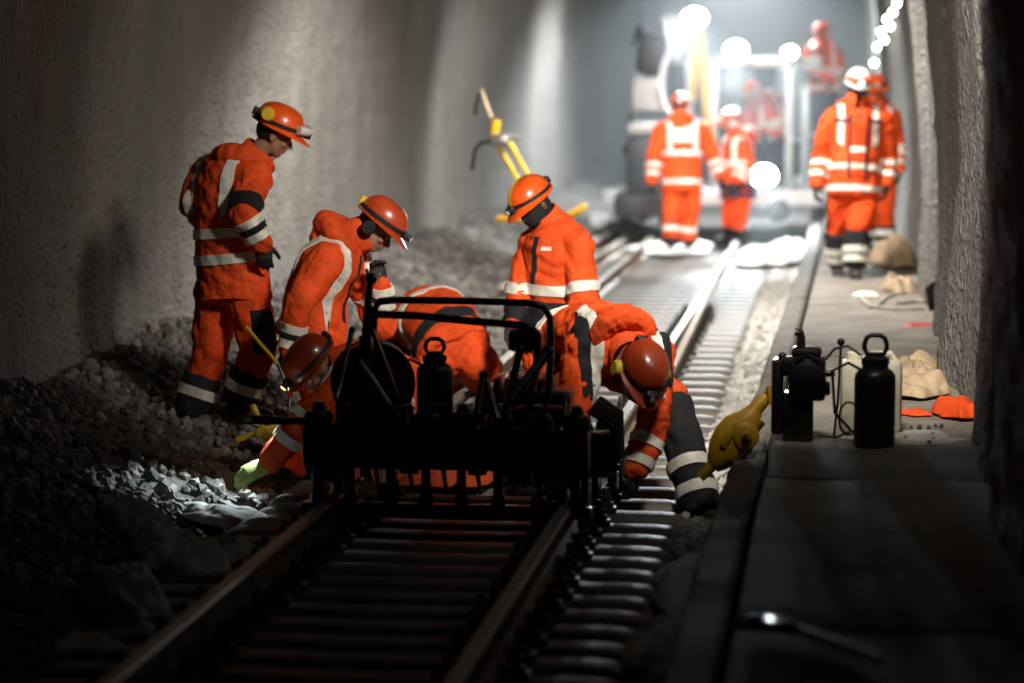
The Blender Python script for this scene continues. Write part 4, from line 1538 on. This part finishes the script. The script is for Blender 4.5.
# clamp feet on the right rail
for yy in (10.62, 11.05):
    hb = MB(); hb.box((0.66, yy, 0.10), (0.16, 0.10, 0.02), None, 0.006); hb.box((0.73, yy, 0.07), (0.02, 0.10, 0.08), None, 0.005); hb.build('clamp_plate', 'machine_steel', tro)
    hb = MB(); hb.box((0.66, yy + 0.02, 0.20), (0.12, 0.12, 0.18), None, 0.015); hb.build('clamp_block', 'machine_black', tro)
for k in range(5):
    hb = MB()
    a = Vector((0.62, 10.5 + 0.12 * k, 0.40)); b = Vector((0.72, 10.6 + 0.12 * k, 0.12))
    hb.tube([a, a.lerp(b, 0.4) + Vector((0.06, 0, 0.04)), b], 0.012, 8); hb.build('hydraulic_hose', 'black_rubber', tro)
hb = MB(); hb.box(P(526, 492, 10.18), (0.085, 0.008, 0.035), None, 0.003); pl = hb.build('maker_plate', 'can_white', tro)
hb = MB(); hb.box((0.10, 12.0, -0.09), (0.42, 0.28, 0.11), None, 0.015); bc = tag(hb.build('tool_case', 'blue_case'), 'flat blue tool case lying between the rails behind the trolley', 'case')
cloth('cloth', 'dark red cloth lying between the rails beneath the trolley', 'cloth', (-0.22, 11.7, -0.14), 0.5, 0.35, 0.10, 'hivis_worn', 301, 0.3)


# ---- pressure sprayer: black bottle with a pump and loop grip
def sprayer(label, base, h=0.66, r=0.13, rz=0.0):
    s = h / 0.66
    t = thing('pressure_sprayer', label, 'sprayer', base, 'black pressure sprayers')
    b = Vector(base)
    q = r / 0.13
    mb = MB()
    mb.lathe(b, [(0.118 * q, 0), (0.13 * q, 0.015 * s), (0.13 * q, 0.40 * s), (0.125 * q, 0.43 * s), (0.105 * q, 0.455 * s), (0.085 * q, 0.465 * s), (0.08 * q, 0.49 * s)], 26)
    mb.build('bottle', 'plastic_black', t)
    mb = MB(); mb.lathe(b + Vector((0, 0, 0.485 * s)), [(0.082 * q, 0), (0.088 * q, 0.006), (0.088 * q, 0.04 * s), (0.07 * q, 0.05 * s), (0.035, 0.055 * s), (0.035, 0.075 * s)], 20); mb.build('pump_cap', 'plastic_black', t)
    R = Matrix.Rotation(rz, 3, 'Z')
    z0, z1 = 0.545 * s, 0.66 * s
    w = 0.070 * q
    pts = [(-w * 0.72, z0), (-w, z0 + 0.03), (-w, z1 - 0.04), (-w * 0.8, z1 - 0.012), (-w * 0.4, z1), (w * 0.4, z1), (w * 0.8, z1 - 0.012), (w, z1 - 0.04), (w, z0 + 0.03), (w * 0.72, z0)]
    mb = MB(); mb.tube([b + R @ Vector((x, 0, z)) for x, z in pts], 0.016 * q, 10, closed=True); mb.build('grip', 'plastic_black', t)
    mb = MB(); pts = [b + R @ Vector(v) for v in ((-0.09 * q, -0.03, 0.46 * s), (-0.17 * q, -0.03, 0.50 * s), (-0.27 * q, -0.02, 0.45 * s), (-0.25 * q, -0.01, 0.2 * s), (-0.15 * q, 0, 0.10 * s))]
    mb.tube(pts, 0.007, 8); mb.build('hose', 'black_rubber', t)
    return t


sprayer('black pressure sprayer with loop grip standing on the trolley', P(435, 422, 10.75), 0.375, 0.082)
g = G(874, 447, Z_WALK)
sprayer('tall black pressure sprayer standing in front of the pale canister on the walkway', g, 0.505, 0.092)
# lance of the sprayer
L = tag(MB().tube([G(834, 436, Z_WALK) + Vector((0, 0, 0.0)), P(838, 400, 10.85), P(841, 345, 10.85)], 0.006, 8).sph(P(841, 342, 10.85), 0.018).build('spray_lance', 'black_rubber'), 'thin upright lance with round knob left of the pale canister', 'lance')

# ---- pale canister behind the sprayer
cb = G(870, 440, Z_WALK) + Vector((0.005, 0.28, 0))
can = thing('canister', 'pale off-white plastic canister behind the tall black sprayer', 'canister', cb)
mb = MB(); mb.box(cb + Vector((0, 0, 0.17)), (0.285, 0.22, 0.34), None, 0.035); mb.build('tank', 'can_white', can)
mb = MB(); mb.lathe(cb + Vector((-0.08, 0, 0.335)), [(0.035, 0), (0.035, 0.035), (0.03, 0.04)], 18); mb.build('screw_cap', 'can_white', can)
mb = MB(); mb.tube([cb + Vector(v) for v in ((-0.01, 0, 0.33), (0.0, 0, 0.37), (0.09, 0, 0.37), (0.115, 0, 0.33))], 0.014, 10); mb.build('handle', 'can_white', can)

# ---- small petrol engine on the kerb
eb = G(800, 440, Z_WALK)
eb = Vector((eb.x, eb.y, Z_WALK))
en = thing('small_engine', 'small black petrol engine with a bent exhaust pipe standing at the walkway edge', 'engine', eb)
E = lambda x, y, z: eb + Vector((x, y, z))
mb = MB(); mb.box(E(-0.01, 0, 0.11), (0.14, 0.16, 0.22), None, 0.012); mb.build('base_block', 'machine_black', en)
mb = MB(); mb.box(E(-0.105, 0.02, 0.20), (0.055, 0.15, 0.34), None, 0.012); mb.sph(E(-0.085, 0.0, 0.385), 0.020); mb.build('side_bracket', 'machine_black', en)
mb = MB(); mb.box(E(0.03, 0, 0.29), (0.17, 0.19, 0.20), None, 0.022); mb.lathe(E(0.03, -0.09, 0.29), [(0.085, 0), (0.085, 0.025), (0.06, 0.035)], 20, (0, -1, 0)); mb.build('engine_cowl', 'machine_black', en)
mb = MB(); mb.box(E(0.025, 0.01, 0.405), (0.14, 0.13, 0.05), None, 0.02); mb.build('fuel_tank', 'machine_black', en)
mb = MB(); mb.tube([E(0.0, 0, 0.42), E(0.0, 0, 0.47), E(-0.005, 0, 0.495), E(-0.03, 0, 0.497)], 0.020, 10); mb.build('exhaust_pipe', 'machine_black', en)
mb = MB(); mb.cyl(E(0.09, -0.02, 0.31), E(0.155, -0.03, 0.315), 0.016, 10); mb.build('throttle', 'machine_black', en)
mb = MB(); mb.box(E(-0.055, -0.03, 0.345), (0.07, 0.12, 0.085), None, 0.012); mb.cyl(E(-0.055, -0.09, 0.345), E(-0.055, -0.115, 0.345), 0.028, 14); mb.build('air_filter', 'machine_black', en)
mb = MB(); mb.box(E(0.105, -0.02, 0.245), (0.06, 0.10, 0.06), None, 0.012); mb.cyl(E(0.10, -0.07, 0.25), E(0.10, -0.11, 0.25), 0.02, 12); mb.build('carburettor', 'machine_black', en)
mb = MB(); mb.tube([E(-0.02, -0.10, 0.38), E(0.03, -0.12, 0.40), E(0.08, -0.10, 0.38)], 0.010, 8); mb.build('recoil_handle', 'machine_black', en)
for k in range(5):
    mb = MB(); mb.box(E(0.03, 0.0, 0.21 + 0.012 * k), (0.16, 0.175, 0.005)); mb.build('cooling_fin', 'machine_black', en)
mb = MB(); mb.tube([E(0.11, 0, 0.37), E(0.15, -0.02, 0.425), E(0.21, -0.03, 0.44), E(0.27, -0.03, 0.40)], 0.006, 8); mb.build('fuel_line', 'black_rubber', en)
mb = MB(); mb.tube([E(0.22 + 0.045 * math.cos(a), -0.05, 0.11 + 0.075 * math.sin(a)) for a in np.linspace(0, 5.6, 22)] + [E(0.16, -0.04, 0.02), E(0.08, -0.04, 0.03)], 0.005, 7); mb.build('cable_coil', 'black_rubber', en)
mb = MB(); mb.box(E(-0.14, -0.06, 0.0), (0.0, 0.0, 0.0)) if False else mb.tube([E(-0.05, -0.05, 0.008), E(0.02, -0.05, 0.008)], 0.006, 6); mb.build('foot_bolt', 'machine_steel', en)

# ---- yellow rail tool leaning on the kerb
yt = thing('yellow_rail_tool', 'yellow gearbox rail tool leaning against the kerb beside the small engine', 'tool', G(722, 470, -0.15))
dY = 11.0
A_ = lambda px, py, dd=0.0: P(px, py, dY + dd)
mb = MB()
ax = (A_(748, 418) - A_(716, 462)).normalized(); nrm = Vector((CF * -1)); sdv = ax.cross(nrm).normalized()
R3 = Matrix((sdv, ax, nrm)).transposed()
rings = []
for t, w in ((-0.165, 0.03), (-0.14, 0.050), (-0.07, 0.088), (0.0, 0.100), (0.06, 0.092), (0.12, 0.055), (0.17, 0.035)):
    rings.append((A_(734, 439) + ax * t, sdv * w, nrm * min(w, 0.06)))
mb.loft(rings, 10); mb.build('gearbox', 'machine_yellow', yt)
mb = MB(); mb.lathe(A_(746, 436, -0.045), [(0.060, 0), (0.060, 0.022), (0.050, 0.028), (0.024, 0.030), (0.024, 0.048), (0.018, 0.052)], 22, nrm); mb.build('hub_cap', 'machine_yellow', yt)
mb = MB(); mb.lathe(A_(746, 436, -0.094), [(0.013, 0), (0.013, 0.012)], 6, nrm); mb.build('hub_nut', 'machine_steel', yt)
mb = MB(); mb.bar(A_(722, 447, -0.055), A_(736, 424, -0.055), 0.03, 0.03, up=nrm, bev=0.006); mb.build('casting_rib', 'machine_yellow', yt)
mb = MB(); mb.tube([A_(746, 420), A_(759, 405), A_(774, 390, 0.02)], [0.042, 0.034, 0.022], 14); mb.build('arm', 'machine_yellow', yt)
mb = MB(); mb.tube([A_(750, 425), A_(757, 417)], [0.052, 0.050], 14); mb.build('collar', 'machine_yellow', yt)
mb = MB(); mb.tube([A_(720, 456), A_(708, 470), A_(700, 478)], [0.036, 0.026, 0.022], 12); mb.build('socket_nose', 'machine_yellow', yt)
mb = MB(); mb.tube([A_(770, 386, -0.02), A_(772, 404, -0.02)], 0.02, 10); mb.build('end_fork', 'machine_yellow', yt)

# ---- yellow lifting tool at the left wall, far
dZ = 20.5
B_ = lambda px, py, dd=0.0: P(px, py, dZ + dd)
hk = thing('yellow_rail_drill', 'yellow and steel rail drill with long handles propped against the left wall', 'tool', B_(535, 232))
for (a, b) in (((497, 143), (532, 205)), ((509, 142), (545, 205))):
    mb = MB(); mb.tube([B_(*a), B_(*b, 0.05)], 0.022, 10); mb.build('guide_tube', 'strap_yellow', hk)
mb = MB(); mb.tube([B_(494, 138), B_(496, 120)], 0.045, 12); mb.build('motor', 'machine_yellow', hk)
mb = MB(); mb.tube([B_(491, 118), B_(486, 104), B_(481, 90)], [0.02, 0.018, 0.014], 10); mb.build('upper_handle', 'wood_pale', hk)
mb = MB(); mb.tube([B_(481, 91), B_(477, 100), B_(475, 115)], 0.014, 8); mb.build('handle_hook', 'machine_black', hk)
mb = MB(); mb.box(B_(500, 140), (0.16, 0.12, 0.11), None, 0.02); mb.tube([B_(494, 135), B_(520, 138)], 0.02, 8); mb.build('carriage', 'machine_steel', hk)
mb = MB(); mb.tube([B_(494, 142), B_(482, 142), B_(475, 150), B_(472, 170)], 0.017, 8); mb.build('lower_handle', 'machine_black', hk)
mb = MB(); mb.box(B_(515, 219), (0.32, 0.1, 0.05), None, 0.01); mb.build('foot_bar', 'machine_yellow', hk)
mb = MB(); mb.box(B_(575, 212, 0.1), (0.22, 0.1, 0.06), Matrix.Rotation(-0.5, 3, 'Y'), 0.01); mb.build('foot_bar', 'machine_yellow', hk)
mb = MB(); mb.bar(B_(530, 206), B_(530, 222), 0.05, 0.05); mb.build('foot_post', 'machine_yellow', hk)

# yellow bar tool on the stones by the standing man's boots
mb = MB(); mb.tube([P(247, 325, 12.9), P(277, 364, 12.85), P(262, 408, 12.8)], 0.012, 8)
mb = MB(); mb.tube([P(246, 327, 12.75), P(278, 364, 12.65)], 0.010, 8)
h1 = thing('yellow_lever', 'thin yellow lever in front of the standing man\'s trousers', 'lever', P(278, 364, 12.65))
mb.build('shaft', 'machine_yellow', h1)
mb = MB(); mb.tube([P(278, 364, 12.65), P(290, 395, 12.6), P(286, 452, 12.55)], 0.010, 8); mb.build('lower_shaft', 'machine_black', h1)
g1 = G(262, 440, 0.0)
h2 = thing('jack_stand', 'yellow tool frame lying on the stones behind the crouching man\'s arm', 'tool', g1)
mb = MB(); mb.bar(P(236, 440, 12.9), P(280, 424, 12.9), 0.05, 0.03, bev=0.005); mb.build('rail_bar', 'yellow_worn', h2)
mb = MB(); mb.bar(P(252, 405, 12.95), P(268, 440, 12.9), 0.03, 0.03, bev=0.005); mb.build('upright', 'yellow_worn', h2)
mb = MB(); mb.box(P(272, 436, 12.85), (0.16, 0.1, 0.05), Matrix.Rotation(0.3, 3, 'Y'), 0.01); mb.build('foot_plate', 'yellow_worn', h2)

# ================================================================== cloths, sheets, bits on the walkway
wz = lambda x, y: Z_WALK
bz = lambda x, y: bank(x, y) + 0.04
def on(px, py, z):
    return tuple(G(px, py, z))


cloth('sack', 'crumpled brown sack nearest the small engine on the walkway', 'sack', on(912, 394, 0.22), 0.36, 0.55, 0.17, 'sacking', 201, 0.2, 'brown sacks on the walkway', wz, freq=(0.08, 0.3))
cloth('sack', 'folded brown sack lying against the right wall behind the nearest sack', 'sack', on(918, 376, 0.22), 0.30, 0.5, 0.20, 'sacking', 202, -0.5, 'brown sacks on the walkway', wz, freq=(0.08, 0.3))
cloth('safety_vest', 'bright orange crumpled cloth right of the pale canister', 'cloth', on(960, 416, 0.22), 0.24, 0.36, 0.15, 'hivis_orange', 203, 0.4, None, wz, freq=(0.07, 0.25))
cloth('cloth_strip', 'small orange strip lying between canister and orange cloth', 'cloth', on(913, 415, 0.22), 0.17, 0.12, 0.03, 'hivis_orange', 204, 0.1, None, wz, freq=(0.05, 0.2), n=24)
cloth('red_strip', 'red plastic strip lying flat on the far walkway', 'strip', on(918, 326, 0.22), 0.24, 0.22, 0.03, 'red_plastic', 205, 0.1, None, wz, freq=(0.06, 0.3), n=24)
cloth('sack', 'pale brown bundle by the wall beside the hoses', 'sack', on(899, 291, 0.22), 0.28, 0.7, 0.15, 'sacking', 206, 0.2, 'brown sacks on the walkway', wz, freq=(0.08, 0.3))
cloth('sack', 'tan heap of sacking right behind the walking man\'s boots', 'sack', on(892, 266, 0.22), 0.34, 0.8, 0.26, 'sacking', 207, 0.2, 'brown sacks on the walkway', wz, freq=(0.1, 0.35))
cloth('sack', 'white and tan bags piled by the wall behind the walking man', 'sack', on(886, 222, 0.22), 0.40, 1.0, 0.42, 'fleece_dirty', 208, 0.2, None, wz, freq=(0.12, 0.4))
for i, (pts, lab) in enumerate(((((858, 296), (870, 306), (895, 309), (925, 308)), 'long grey hose lying across the walkway'), (((876, 306), (886, 297), (896, 294)), 'short bent hose end behind the long hose'), (((898, 303), (915, 301), (930, 302)), 'short straight pipe beside the long hose'))):
    mb = MB(); mb.tube([G(px, py, Z_WALK + 0.016) for px, py in pts], 0.014, 8)
    tag(mb.build('hose', 'fleece_dirty'), lab, 'hose', 'hoses on the walkway')
cloth('paper_scrap', 'white scrap lying on the walkway beside the hose', 'scrap', on(865, 296, 0.22), 0.16, 0.35, 0.05, 'fleece_white', 209, 0.1, None, wz, freq=(0.06, 0.3), n=24)
for i in range(16):
    px, py = rng.uniform(893, 945), rng.uniform(424, 445)
    q = G(px, py, Z_WALK)
    o = bpy.data.objects.new('rubble_bit', smesh[i % 8, 'stone_dark']); COL.objects.link(o)
    s = rng.uniform(0.008, 0.020); o.scale = (s, s, s); o.location = (q.x, q.y, Z_WALK + s * 0.4); o.rotation_euler = rng.uniform(0, 6, 3)
    tag(o, 'small dark rubble bit on the pale spill right of the canister', 'stone', 'rubble bits on the walkway')
cloth('pale_spill', 'thin pale grit spilled on the walkway around the canister foot', 'grit', on(905, 438, 0.22), 0.55, 0.40, 0.010, 'stone_pale', 210, 0.1, None, wz, n=30)  # glint of grazing lamplight on the slab, laid in as a pale layer
# black slab standing in for the dark niche at the foot of the right wall
mb = MB(); tri = [P(925, 288, 17.4), P(951, 268, 17.6), P(950, 300, 17.6), P(940, 319, 17.4), P(929, 312, 17.35)]
bk = [q + Vector((0.02, 0.07, 0.01)) for q in tri]
mb.add(tri + bk, [(4, 3, 2, 1, 0), (5, 6, 7, 8, 9)] + [(i, (i + 1) % 5, (i + 1) % 5 + 5, i + 5) for i in range(5)])
tag(mb.build('rubber_mat', 'black_rubber'), 'black mat leaning at the foot of the right wall', 'mat')
# dark hand tool in the foreground
fb = G(800, 640, Z_WALK)
ft = thing('hand_tool', 'dark long-handled tool with a pale tag lying on the near walkway', 'tool', fb)
mb = MB(); mb.tube([G(792, 628, 0.25), G(840, 645, 0.25), G(880, 660, 0.25)], 0.016, 10); mb.build('handle', 'machine_steel', ft)
mb = MB(); mb.tube([G(746, 622, 0.26), G(770, 622, 0.26), G(794, 629, 0.255)], [0.02, 0.028, 0.022], 12); mb.build('head', 'plastic_black', ft)
mb = MB(); mb.box(G(773, 621, 0.292), (0.055, 0.045, 0.006), Matrix.Rotation(-0.2, 3, 'Z'), 0.002); mb.build('tag', 'tag_gloss', ft)
mb = MB(); mb.sph(G(747, 623, 0.275), 0.014); mb.build('end_knob', 'lamp_glass', ft)

# fleece sheets on the left sleeper ends and beside the right ones
cloth('fleece_sheet', 'pale fleece sheet under the green glove', 'sheet', on(245, 508, -0.10), 0.55, 0.5, 0.12, 'fleece_white', 211, 0.1, 'fleece sheets left of the track', bz, freq=(0.05, 0.30), n=60, irregular=0.45)
cloth('fleece_sheet', 'crumpled fleece sheet left of the near rail', 'sheet', on(178, 545, -0.1), 0.50, 0.75, 0.20, 'fleece_dirty', 212, 0.5, 'fleece sheets left of the track', bz, freq=(0.05, 0.30), n=60, irregular=0.45)
cloth('fleece_sheet', 'narrow fleece sheet nearest the camera left of the rail', 'sheet', on(128, 592, -0.12), 0.34, 0.6, 0.17, 'fleece_dirty', 213, 0.3, 'fleece sheets left of the track', bz, freq=(0.05, 0.30), n=60, irregular=0.45)
cloth('fleece_sheet', 'small fleece scrap at the dark left edge of the sleepers', 'sheet', on(92, 636, -0.15), 0.26, 0.3, 0.08, 'fleece_dirty', 214, 0.3, 'fleece sheets left of the track', bz, freq=(0.05, 0.30), n=60, irregular=0.45)
cloth('fleece_strip', 'crumpled pale fleece beside the sleeper ends below the bent man\'s boot', 'sheet', on(692, 578, -0.12), 0.30, 0.95, 0.12, 'fleece_white', 215, 0.0, 'fleece strips right of the track', bz, freq=(0.06, 0.3))
cloth('fleece_strip', 'crumpled pale fleece beside the nearest sleeper ends', 'sheet', on(668, 640, -0.12), 0.28, 0.8, 0.10, 'fleece_white', 216, 0.0, 'fleece strips right of the track', bz, freq=(0.06, 0.3))
cloth('white_sheet', 'bright white sheet on the track between the far man\'s boots and right rail', 'sheet', on(672, 248, -0.10), 1.05, 1.9, 0.10, 'fleece_white', 217, 0.1, 'white sheets under the floodlights', lambda x, y: -0.11)
cloth('white_sheet', 'bright white heap of sheet beside the kerb before the wagon', 'sheet', on(778, 256, -0.10), 0.75, 3.0, 0.20, 'fleece_white', 218, -0.1, 'white sheets under the floodlights', lambda x, y: -0.12)
cloth('white_sheet', 'white sheet on the stones left of the far rails', 'sheet', on(606, 214, 0.1), 0.55, 2.2, 0.14, 'fleece_white', 219, 0.1, 'white sheets under the floodlights', bz)

# ================================================================== the work wagon with floodlights
WY = 31.0
wag = thing('work_wagon', 'grey flat work wagon with posts standing at the track end', 'wagon', (0.1, WY + 2, 0))
mb = MB(); mb.box((0.15, WY + 2.6, 0.47), (2.75, 5.4, 0.10), None, 0.015); mb.build('deck', 'wagon_grey', wag)
mb = MB(); mb.box((0.15, WY - 0.13, 0.44), (2.8, 0.09, 0.20), None, 0.015); mb.build('end_sill', 'wagon_pale', wag)
for x in (-0.45, 0.75):
    mb = MB(); mb.box((x, WY + 2.6, 0.30), (0.16, 5.2, 0.24), None, 0.01); mb.build('frame_beam', 'wagon_dark', wag)
for x in (-0.531, 0.531):
    for yy in (WY + 0.7, WY + 4.4):
        mb = MB(); sx = -1 if x < 0 else 1
        mb.lathe((x - sx * 0.05, yy, 0.255), [(0.28, 0), (0.28, 0.03), (0.255, 0.04), (0.25, 0.10), (0.10, 0.11), (0.08, 0.16)], 26, (sx, 0, 0)); mb.build('wheel', 'wagon_dark', wag)
for x in (-0.7, 1.0):
    mb = MB(); mb.cyl((x, WY - 0.17, 0.30), (x, WY - 0.45, 0.30), 0.05, 14); mb.lathe((x, WY - 0.44, 0.30), [(0.14, 0), (0.15, 0.02), (0.10, 0.05)], 18, (0, -1, 0)); mb.build('buffer', 'wagon_dark', wag)
posts = [(690, 20, 1.0), (714, 62, 0.4), (790, 58, 0.4), (806, 66, 0.9)]
for px, py, dd in posts:
    top = P(px, py, WY + dd); mb = MB(); mb.box((top.x, top.y, (top.z + 0.52) / 2), (0.10, 0.10, top.z - 0.52), None, 0.01); mb.build('post', 'post_grey', wag)
a, b = P(712, 62, WY + 0.5), P(822, 62, WY + 0.5)
mb = MB(); mb.bar(a, Vector((b.x, a.y, a.z)), 0.08, 0.14, bev=0.01); mb.build('cross_beam', 'post_grey', wag)
# staging for the upper man
st = P(823, 140, 35.0)
mb = MB(); mb.box((st.x, st.y, st.z - 0.03), (0.9, 1.0, 0.06), None, 0.01)
for sx in (-0.4, 0.4):
    for sy in (-0.4, 0.4):
        mb.box((st.x + sx, st.y + sy, (st.z + 0.5) / 2), (0.06, 0.06, st.z - 0.5))
mb.build('staging', 'wagon_dark', wag)
mb = MB(); mb.box((0.1, WY + 3.9, 1.35), (1.5, 1.0, 1.7), None, 0.06); mb.build('cabin', 'wagon_dark', wag)
mb = MB(); mb.box((0.1, WY + 3.38, 1.75), (1.2, 0.03, 0.55), None, 0.01); mb.build('cabin_window', 'plastic_black', wag)

# pump unit with the operator's seat at the wagon's left end
C_ = lambda px, py, dd=0.0: P(px, py, 30.2 + dd)
pu = thing('crane_unit', 'dark crane unit with a grey operator seat at the wagon\'s left end', 'crane', (C_(648, 200).x, C_(648, 200).y, 0.1))
mb = MB(); mb.box(C_(648, 168), (0.5, 0.6, 0.80), None, 0.05); mb.build('pedestal', 'wagon_dark', pu)
mb = MB(); mb.box(C_(648, 205), (0.8, 0.8, 0.28), None, 0.04); mb.build('base_frame', 'wagon_dark', pu)
mb = MB(); mb.box(C_(647, 128, -0.05), (0.46, 0.45, 0.14), None, 0.05); mb.build('seat_pad', 'seat_grey', pu)
mb = MB(); mb.box(C_(648, 94, 0.12), (0.40, 0.13, 0.44), Matrix.Rotation(-0.12, 3, 'X'), 0.055); mb.build('seat_back', 'seat_grey', pu)
for px in (630, 668):
    mb = MB(); mb.tube([C_(px, 130, 0.1), C_(px, 116, 0.0), C_(px, 114, -0.25)], 0.03, 8); mb.build('arm_rest', 'plastic_black', pu)
mb = MB(); mb.tube([C_(652, 80, 0.3), C_(650, 50, 0.3), C_(638, 28, 0.3), C_(634, 44, 0.2)], [0.10, 0.09, 0.05, 0.03], 12); mb.build('jib', 'wagon_dark', pu)
mb = MB(); mb.box(C_(652, 55, 0.2), (0.36, 0.3, 0.50), Matrix.Rotation(0.15, 3, 'Y'), 0.06); mb.build('winch_housing', 'wagon_dark', pu)
for k, pts in enumerate((((672, 15), (675, 40), (665, 62), (659, 84), (664, 104), (671, 116)), ((680, 14), (682, 44), (675, 60)), ((664, 18), (668, 36), (672, 50)))):
    mb = MB(); mb.tube([C_(x, y_, -0.2 + 0.05 * k) for x, y_ in pts], 0.035, 10); mb.build('pale_hose', 'hose_pale', pu)
mb = MB(); mb.tube([C_(628, 150), C_(640, 148), C_(655, 152), C_(668, 158)], 0.03, 8); mb.sph(C_(627, 150), 0.06); mb.build('control_lever', 'plastic_black', pu)
for pts in (((702, 32), (703, 70), (706, 110), (712, 136), (718, 160)), ((694, 40), (694, 80), (692, 100))):
    mb = MB(); mb.tube([P(x, y_, 30.9) for x, y_ in pts], 0.045, 10)
    tag(mb.build('yellow_hose', 'machine_yellow'), 'thick yellow hose hanging beside the far man' if len(pts) == 5 else 'short yellow hose behind the thick one', 'hose', 'yellow hoses on the wagon')


# ---- floodlights
def flood(px, py, d, r, watts, aim, label, angle=84):
    p = P(px, py, d)
    dv = Vector(aim).normalized()
    t = thing('floodlight', label, 'floodlight', p, 'floodlights on the wagon')
    mb = MB(); mb.lathe(p - dv * 0.10, [(r * 0.5, 0), (r * 0.9, 0.03), (r * 1.12, 0.09), (r * 1.12, 0.105), (r * 1.02, 0.105), (r * 1.0, 0.096)], 24, dv); mb.build('housing', 'wagon_dark', t)
    mb = MB(); mb.lathe(p - dv * 0.002, [(r, 0), (r * 0.98, 0.006), (r * 0.5, 0.012)], 24, dv); mb.build('lens', 'flood_lit', t)
    mb = MB(); mb.bar(p - dv * 0.08 - Vector((0, 0, r * 1.0)), p - dv * 0.08 - Vector((0, 0, r * 1.0 + 0.14)), 0.05, 0.03); mb.build('bracket', 'wagon_dark', t)
    spot('flood_beam', p + dv * 0.03, dv, watts, angle, 1.0, (0.86, 0.96, 1.0), r, t)
    return t


flood(695, 18, 30.6, 0.15, 1500, (0.02, -1, -0.76), 'brightest floodlight highest on the left post')
flood(736, 50, 30.8, 0.14, 1300, (0.03, -1, -0.76), 'round floodlight on the cross beam right of the highest lamp')
flood(790, 52, 30.8, 0.09, 520, (0.02, -1, -0.76), 'small floodlight on the right post')
flood(764, 176, 30.4, 0.16, 1000, (0.03, -1, -0.6), 'low floodlight at the wagon end beside the crew')

# ---- unseen lamps added under the crown to match the light on the crew
def unseen_lamp(x, y, z, aim, watts, label, angle, color, blend=0.5):
    p = Vector((x, y, z)); dv = Vector(aim).normalized()
    r_, f_, u_ = ortho(dv, (0, 0, 1))
    R = Matrix((r_, f_, u_)).transposed()
    t = thing('work_lamp', label, 'lamp', p, 'work lamps under the crown')
    mb = MB(); mb.box(p - dv * 0.06, (0.34, 0.10, 0.26), R, 0.015); mb.build('housing', 'wagon_dark', t)
    mb = MB(); mb.box(p - dv * 0.006, (0.28, 0.006, 0.20), R, 0.002); mb.build('lens', 'lamp_lit_white', t)
    mb = MB(); mb.tube([p - dv * 0.06 + r_ * 0.18, p - dv * 0.06 + r_ * 0.18 + Vector((0, 0, 0.25)), p - dv * 0.06 - r_ * 0.18 + Vector((0, 0, 0.25)), p - dv * 0.06 - r_ * 0.18], 0.012, 8); mb.build('yoke', 'wagon_dark', t)
    zt = 2.55 + math.sqrt(max(0.05, 2.53 ** 2 - (x + 0.19) ** 2))
    mb = MB(); mb.cyl(p - dv * 0.06 + Vector((0, 0, 0.25)), Vector((p.x - dv.x * 0.06, p.y - dv.y * 0.06, zt)), 0.015, 8); mb.build('hanger', 'wagon_dark', t)
    spot('work_beam', p + dv * 0.02, dv, watts, angle, blend, color, 0.28, t)


unseen_lamp(1.72, 9.4, 3.3, (-0.12, 1, -0.45), 1950, 'boxy work lamp hung from the crown before the trolley', 86, (1.0, 0.93, 0.82), 1.0)
unseen_lamp(0.35, 19.3, 4.3, (-0.05, 0.2, -1), 2200, 'boxy work lamp hung from the crown above the middle of the track', 134, (1.0, 0.95, 0.88))
unseen_lamp(0.15, 25.2, 4.4, (0.0, 0.9, -1), 2300, 'boxy work lamp hung from the crown before the wagon', 100, (0.95, 0.98, 1.0))
unseen_lamp(0.25, 37.0, 4.3, (0.0, 0.08, -1), 4800, 'boxy work lamp hung from the crown behind the wagon', 150, (0.88, 0.96, 1.0))

# ---- festoon of bulbs along the right wall
fe = thing('festoon_lights', 'string of glowing bulbs running along the upper right wall', 'string lights', (2.0, 26, 2.2))
bul = [(897, 3, 22), (893, 12, 23.5), (887, 19, 25), (890, 26, 26.5), (881, 32, 28), (884, 40, 30), (877, 47, 32), (882, 58, 34.5), (874, 63, 37), (879, 72, 40), (872, 80, 43), (874, 92, 46)]
prev = None
for i, (px, py, d) in enumerate(bul):
    p = P(px, py, d)
    mb = MB(); mb.sph(p, 0.032, 10, 7); mb.build('bulb', 'festoon_lit', fe)
    mb = MB(); mb.cyl(p + Vector((0, 0, 0.04)), p + Vector((0, 0, 0.10)), 0.02, 8); mb.build('socket', 'plastic_black', fe)
    if prev is not None:
        m_ = (p + prev) / 2 + Vector((0, 0, 0.02))
        mb = MB(); mb.tube([prev + Vector((0, 0, 0.1)), m_, p + Vector((0, 0, 0.1))], 0.008, 6); mb.build('cable', 'black_rubber', fe)
    prev = p

# ---- dusty air round the lamps
hz = MB(); hz.box((-1.0, 45.2, 2.3), (7.2, 32.5, 5.6))
hm = bpy.data.materials.new('dust_haze'); hm.use_nodes = True
nt = hm.node_tree
for n_ in list(nt.nodes):
    if n_.type != 'OUTPUT_MATERIAL':
        nt.nodes.remove(n_)
vs_ = nt.nodes.new('ShaderNodeVolumeScatter')
vs_.inputs['Density'].default_value = 0.020
vs_.inputs['Anisotropy'].default_value = 0.35
vs_.inputs['Color'].default_value = (0.92, 0.97, 1, 1)
nt.links.new(vs_.outputs['Volume'], nt.nodes['Material Output'].inputs['Volume'])
MATS['dust_haze'] = hm
o = hz.build('dust_haze', 'dust_haze', None, False)
o['kind'] = 'stuff'
tag(o, 'pale dusty haze glowing round the far floodlights', 'haze')

for ob in scene.objects:
    if '_w' in ob:
        del ob['_w']
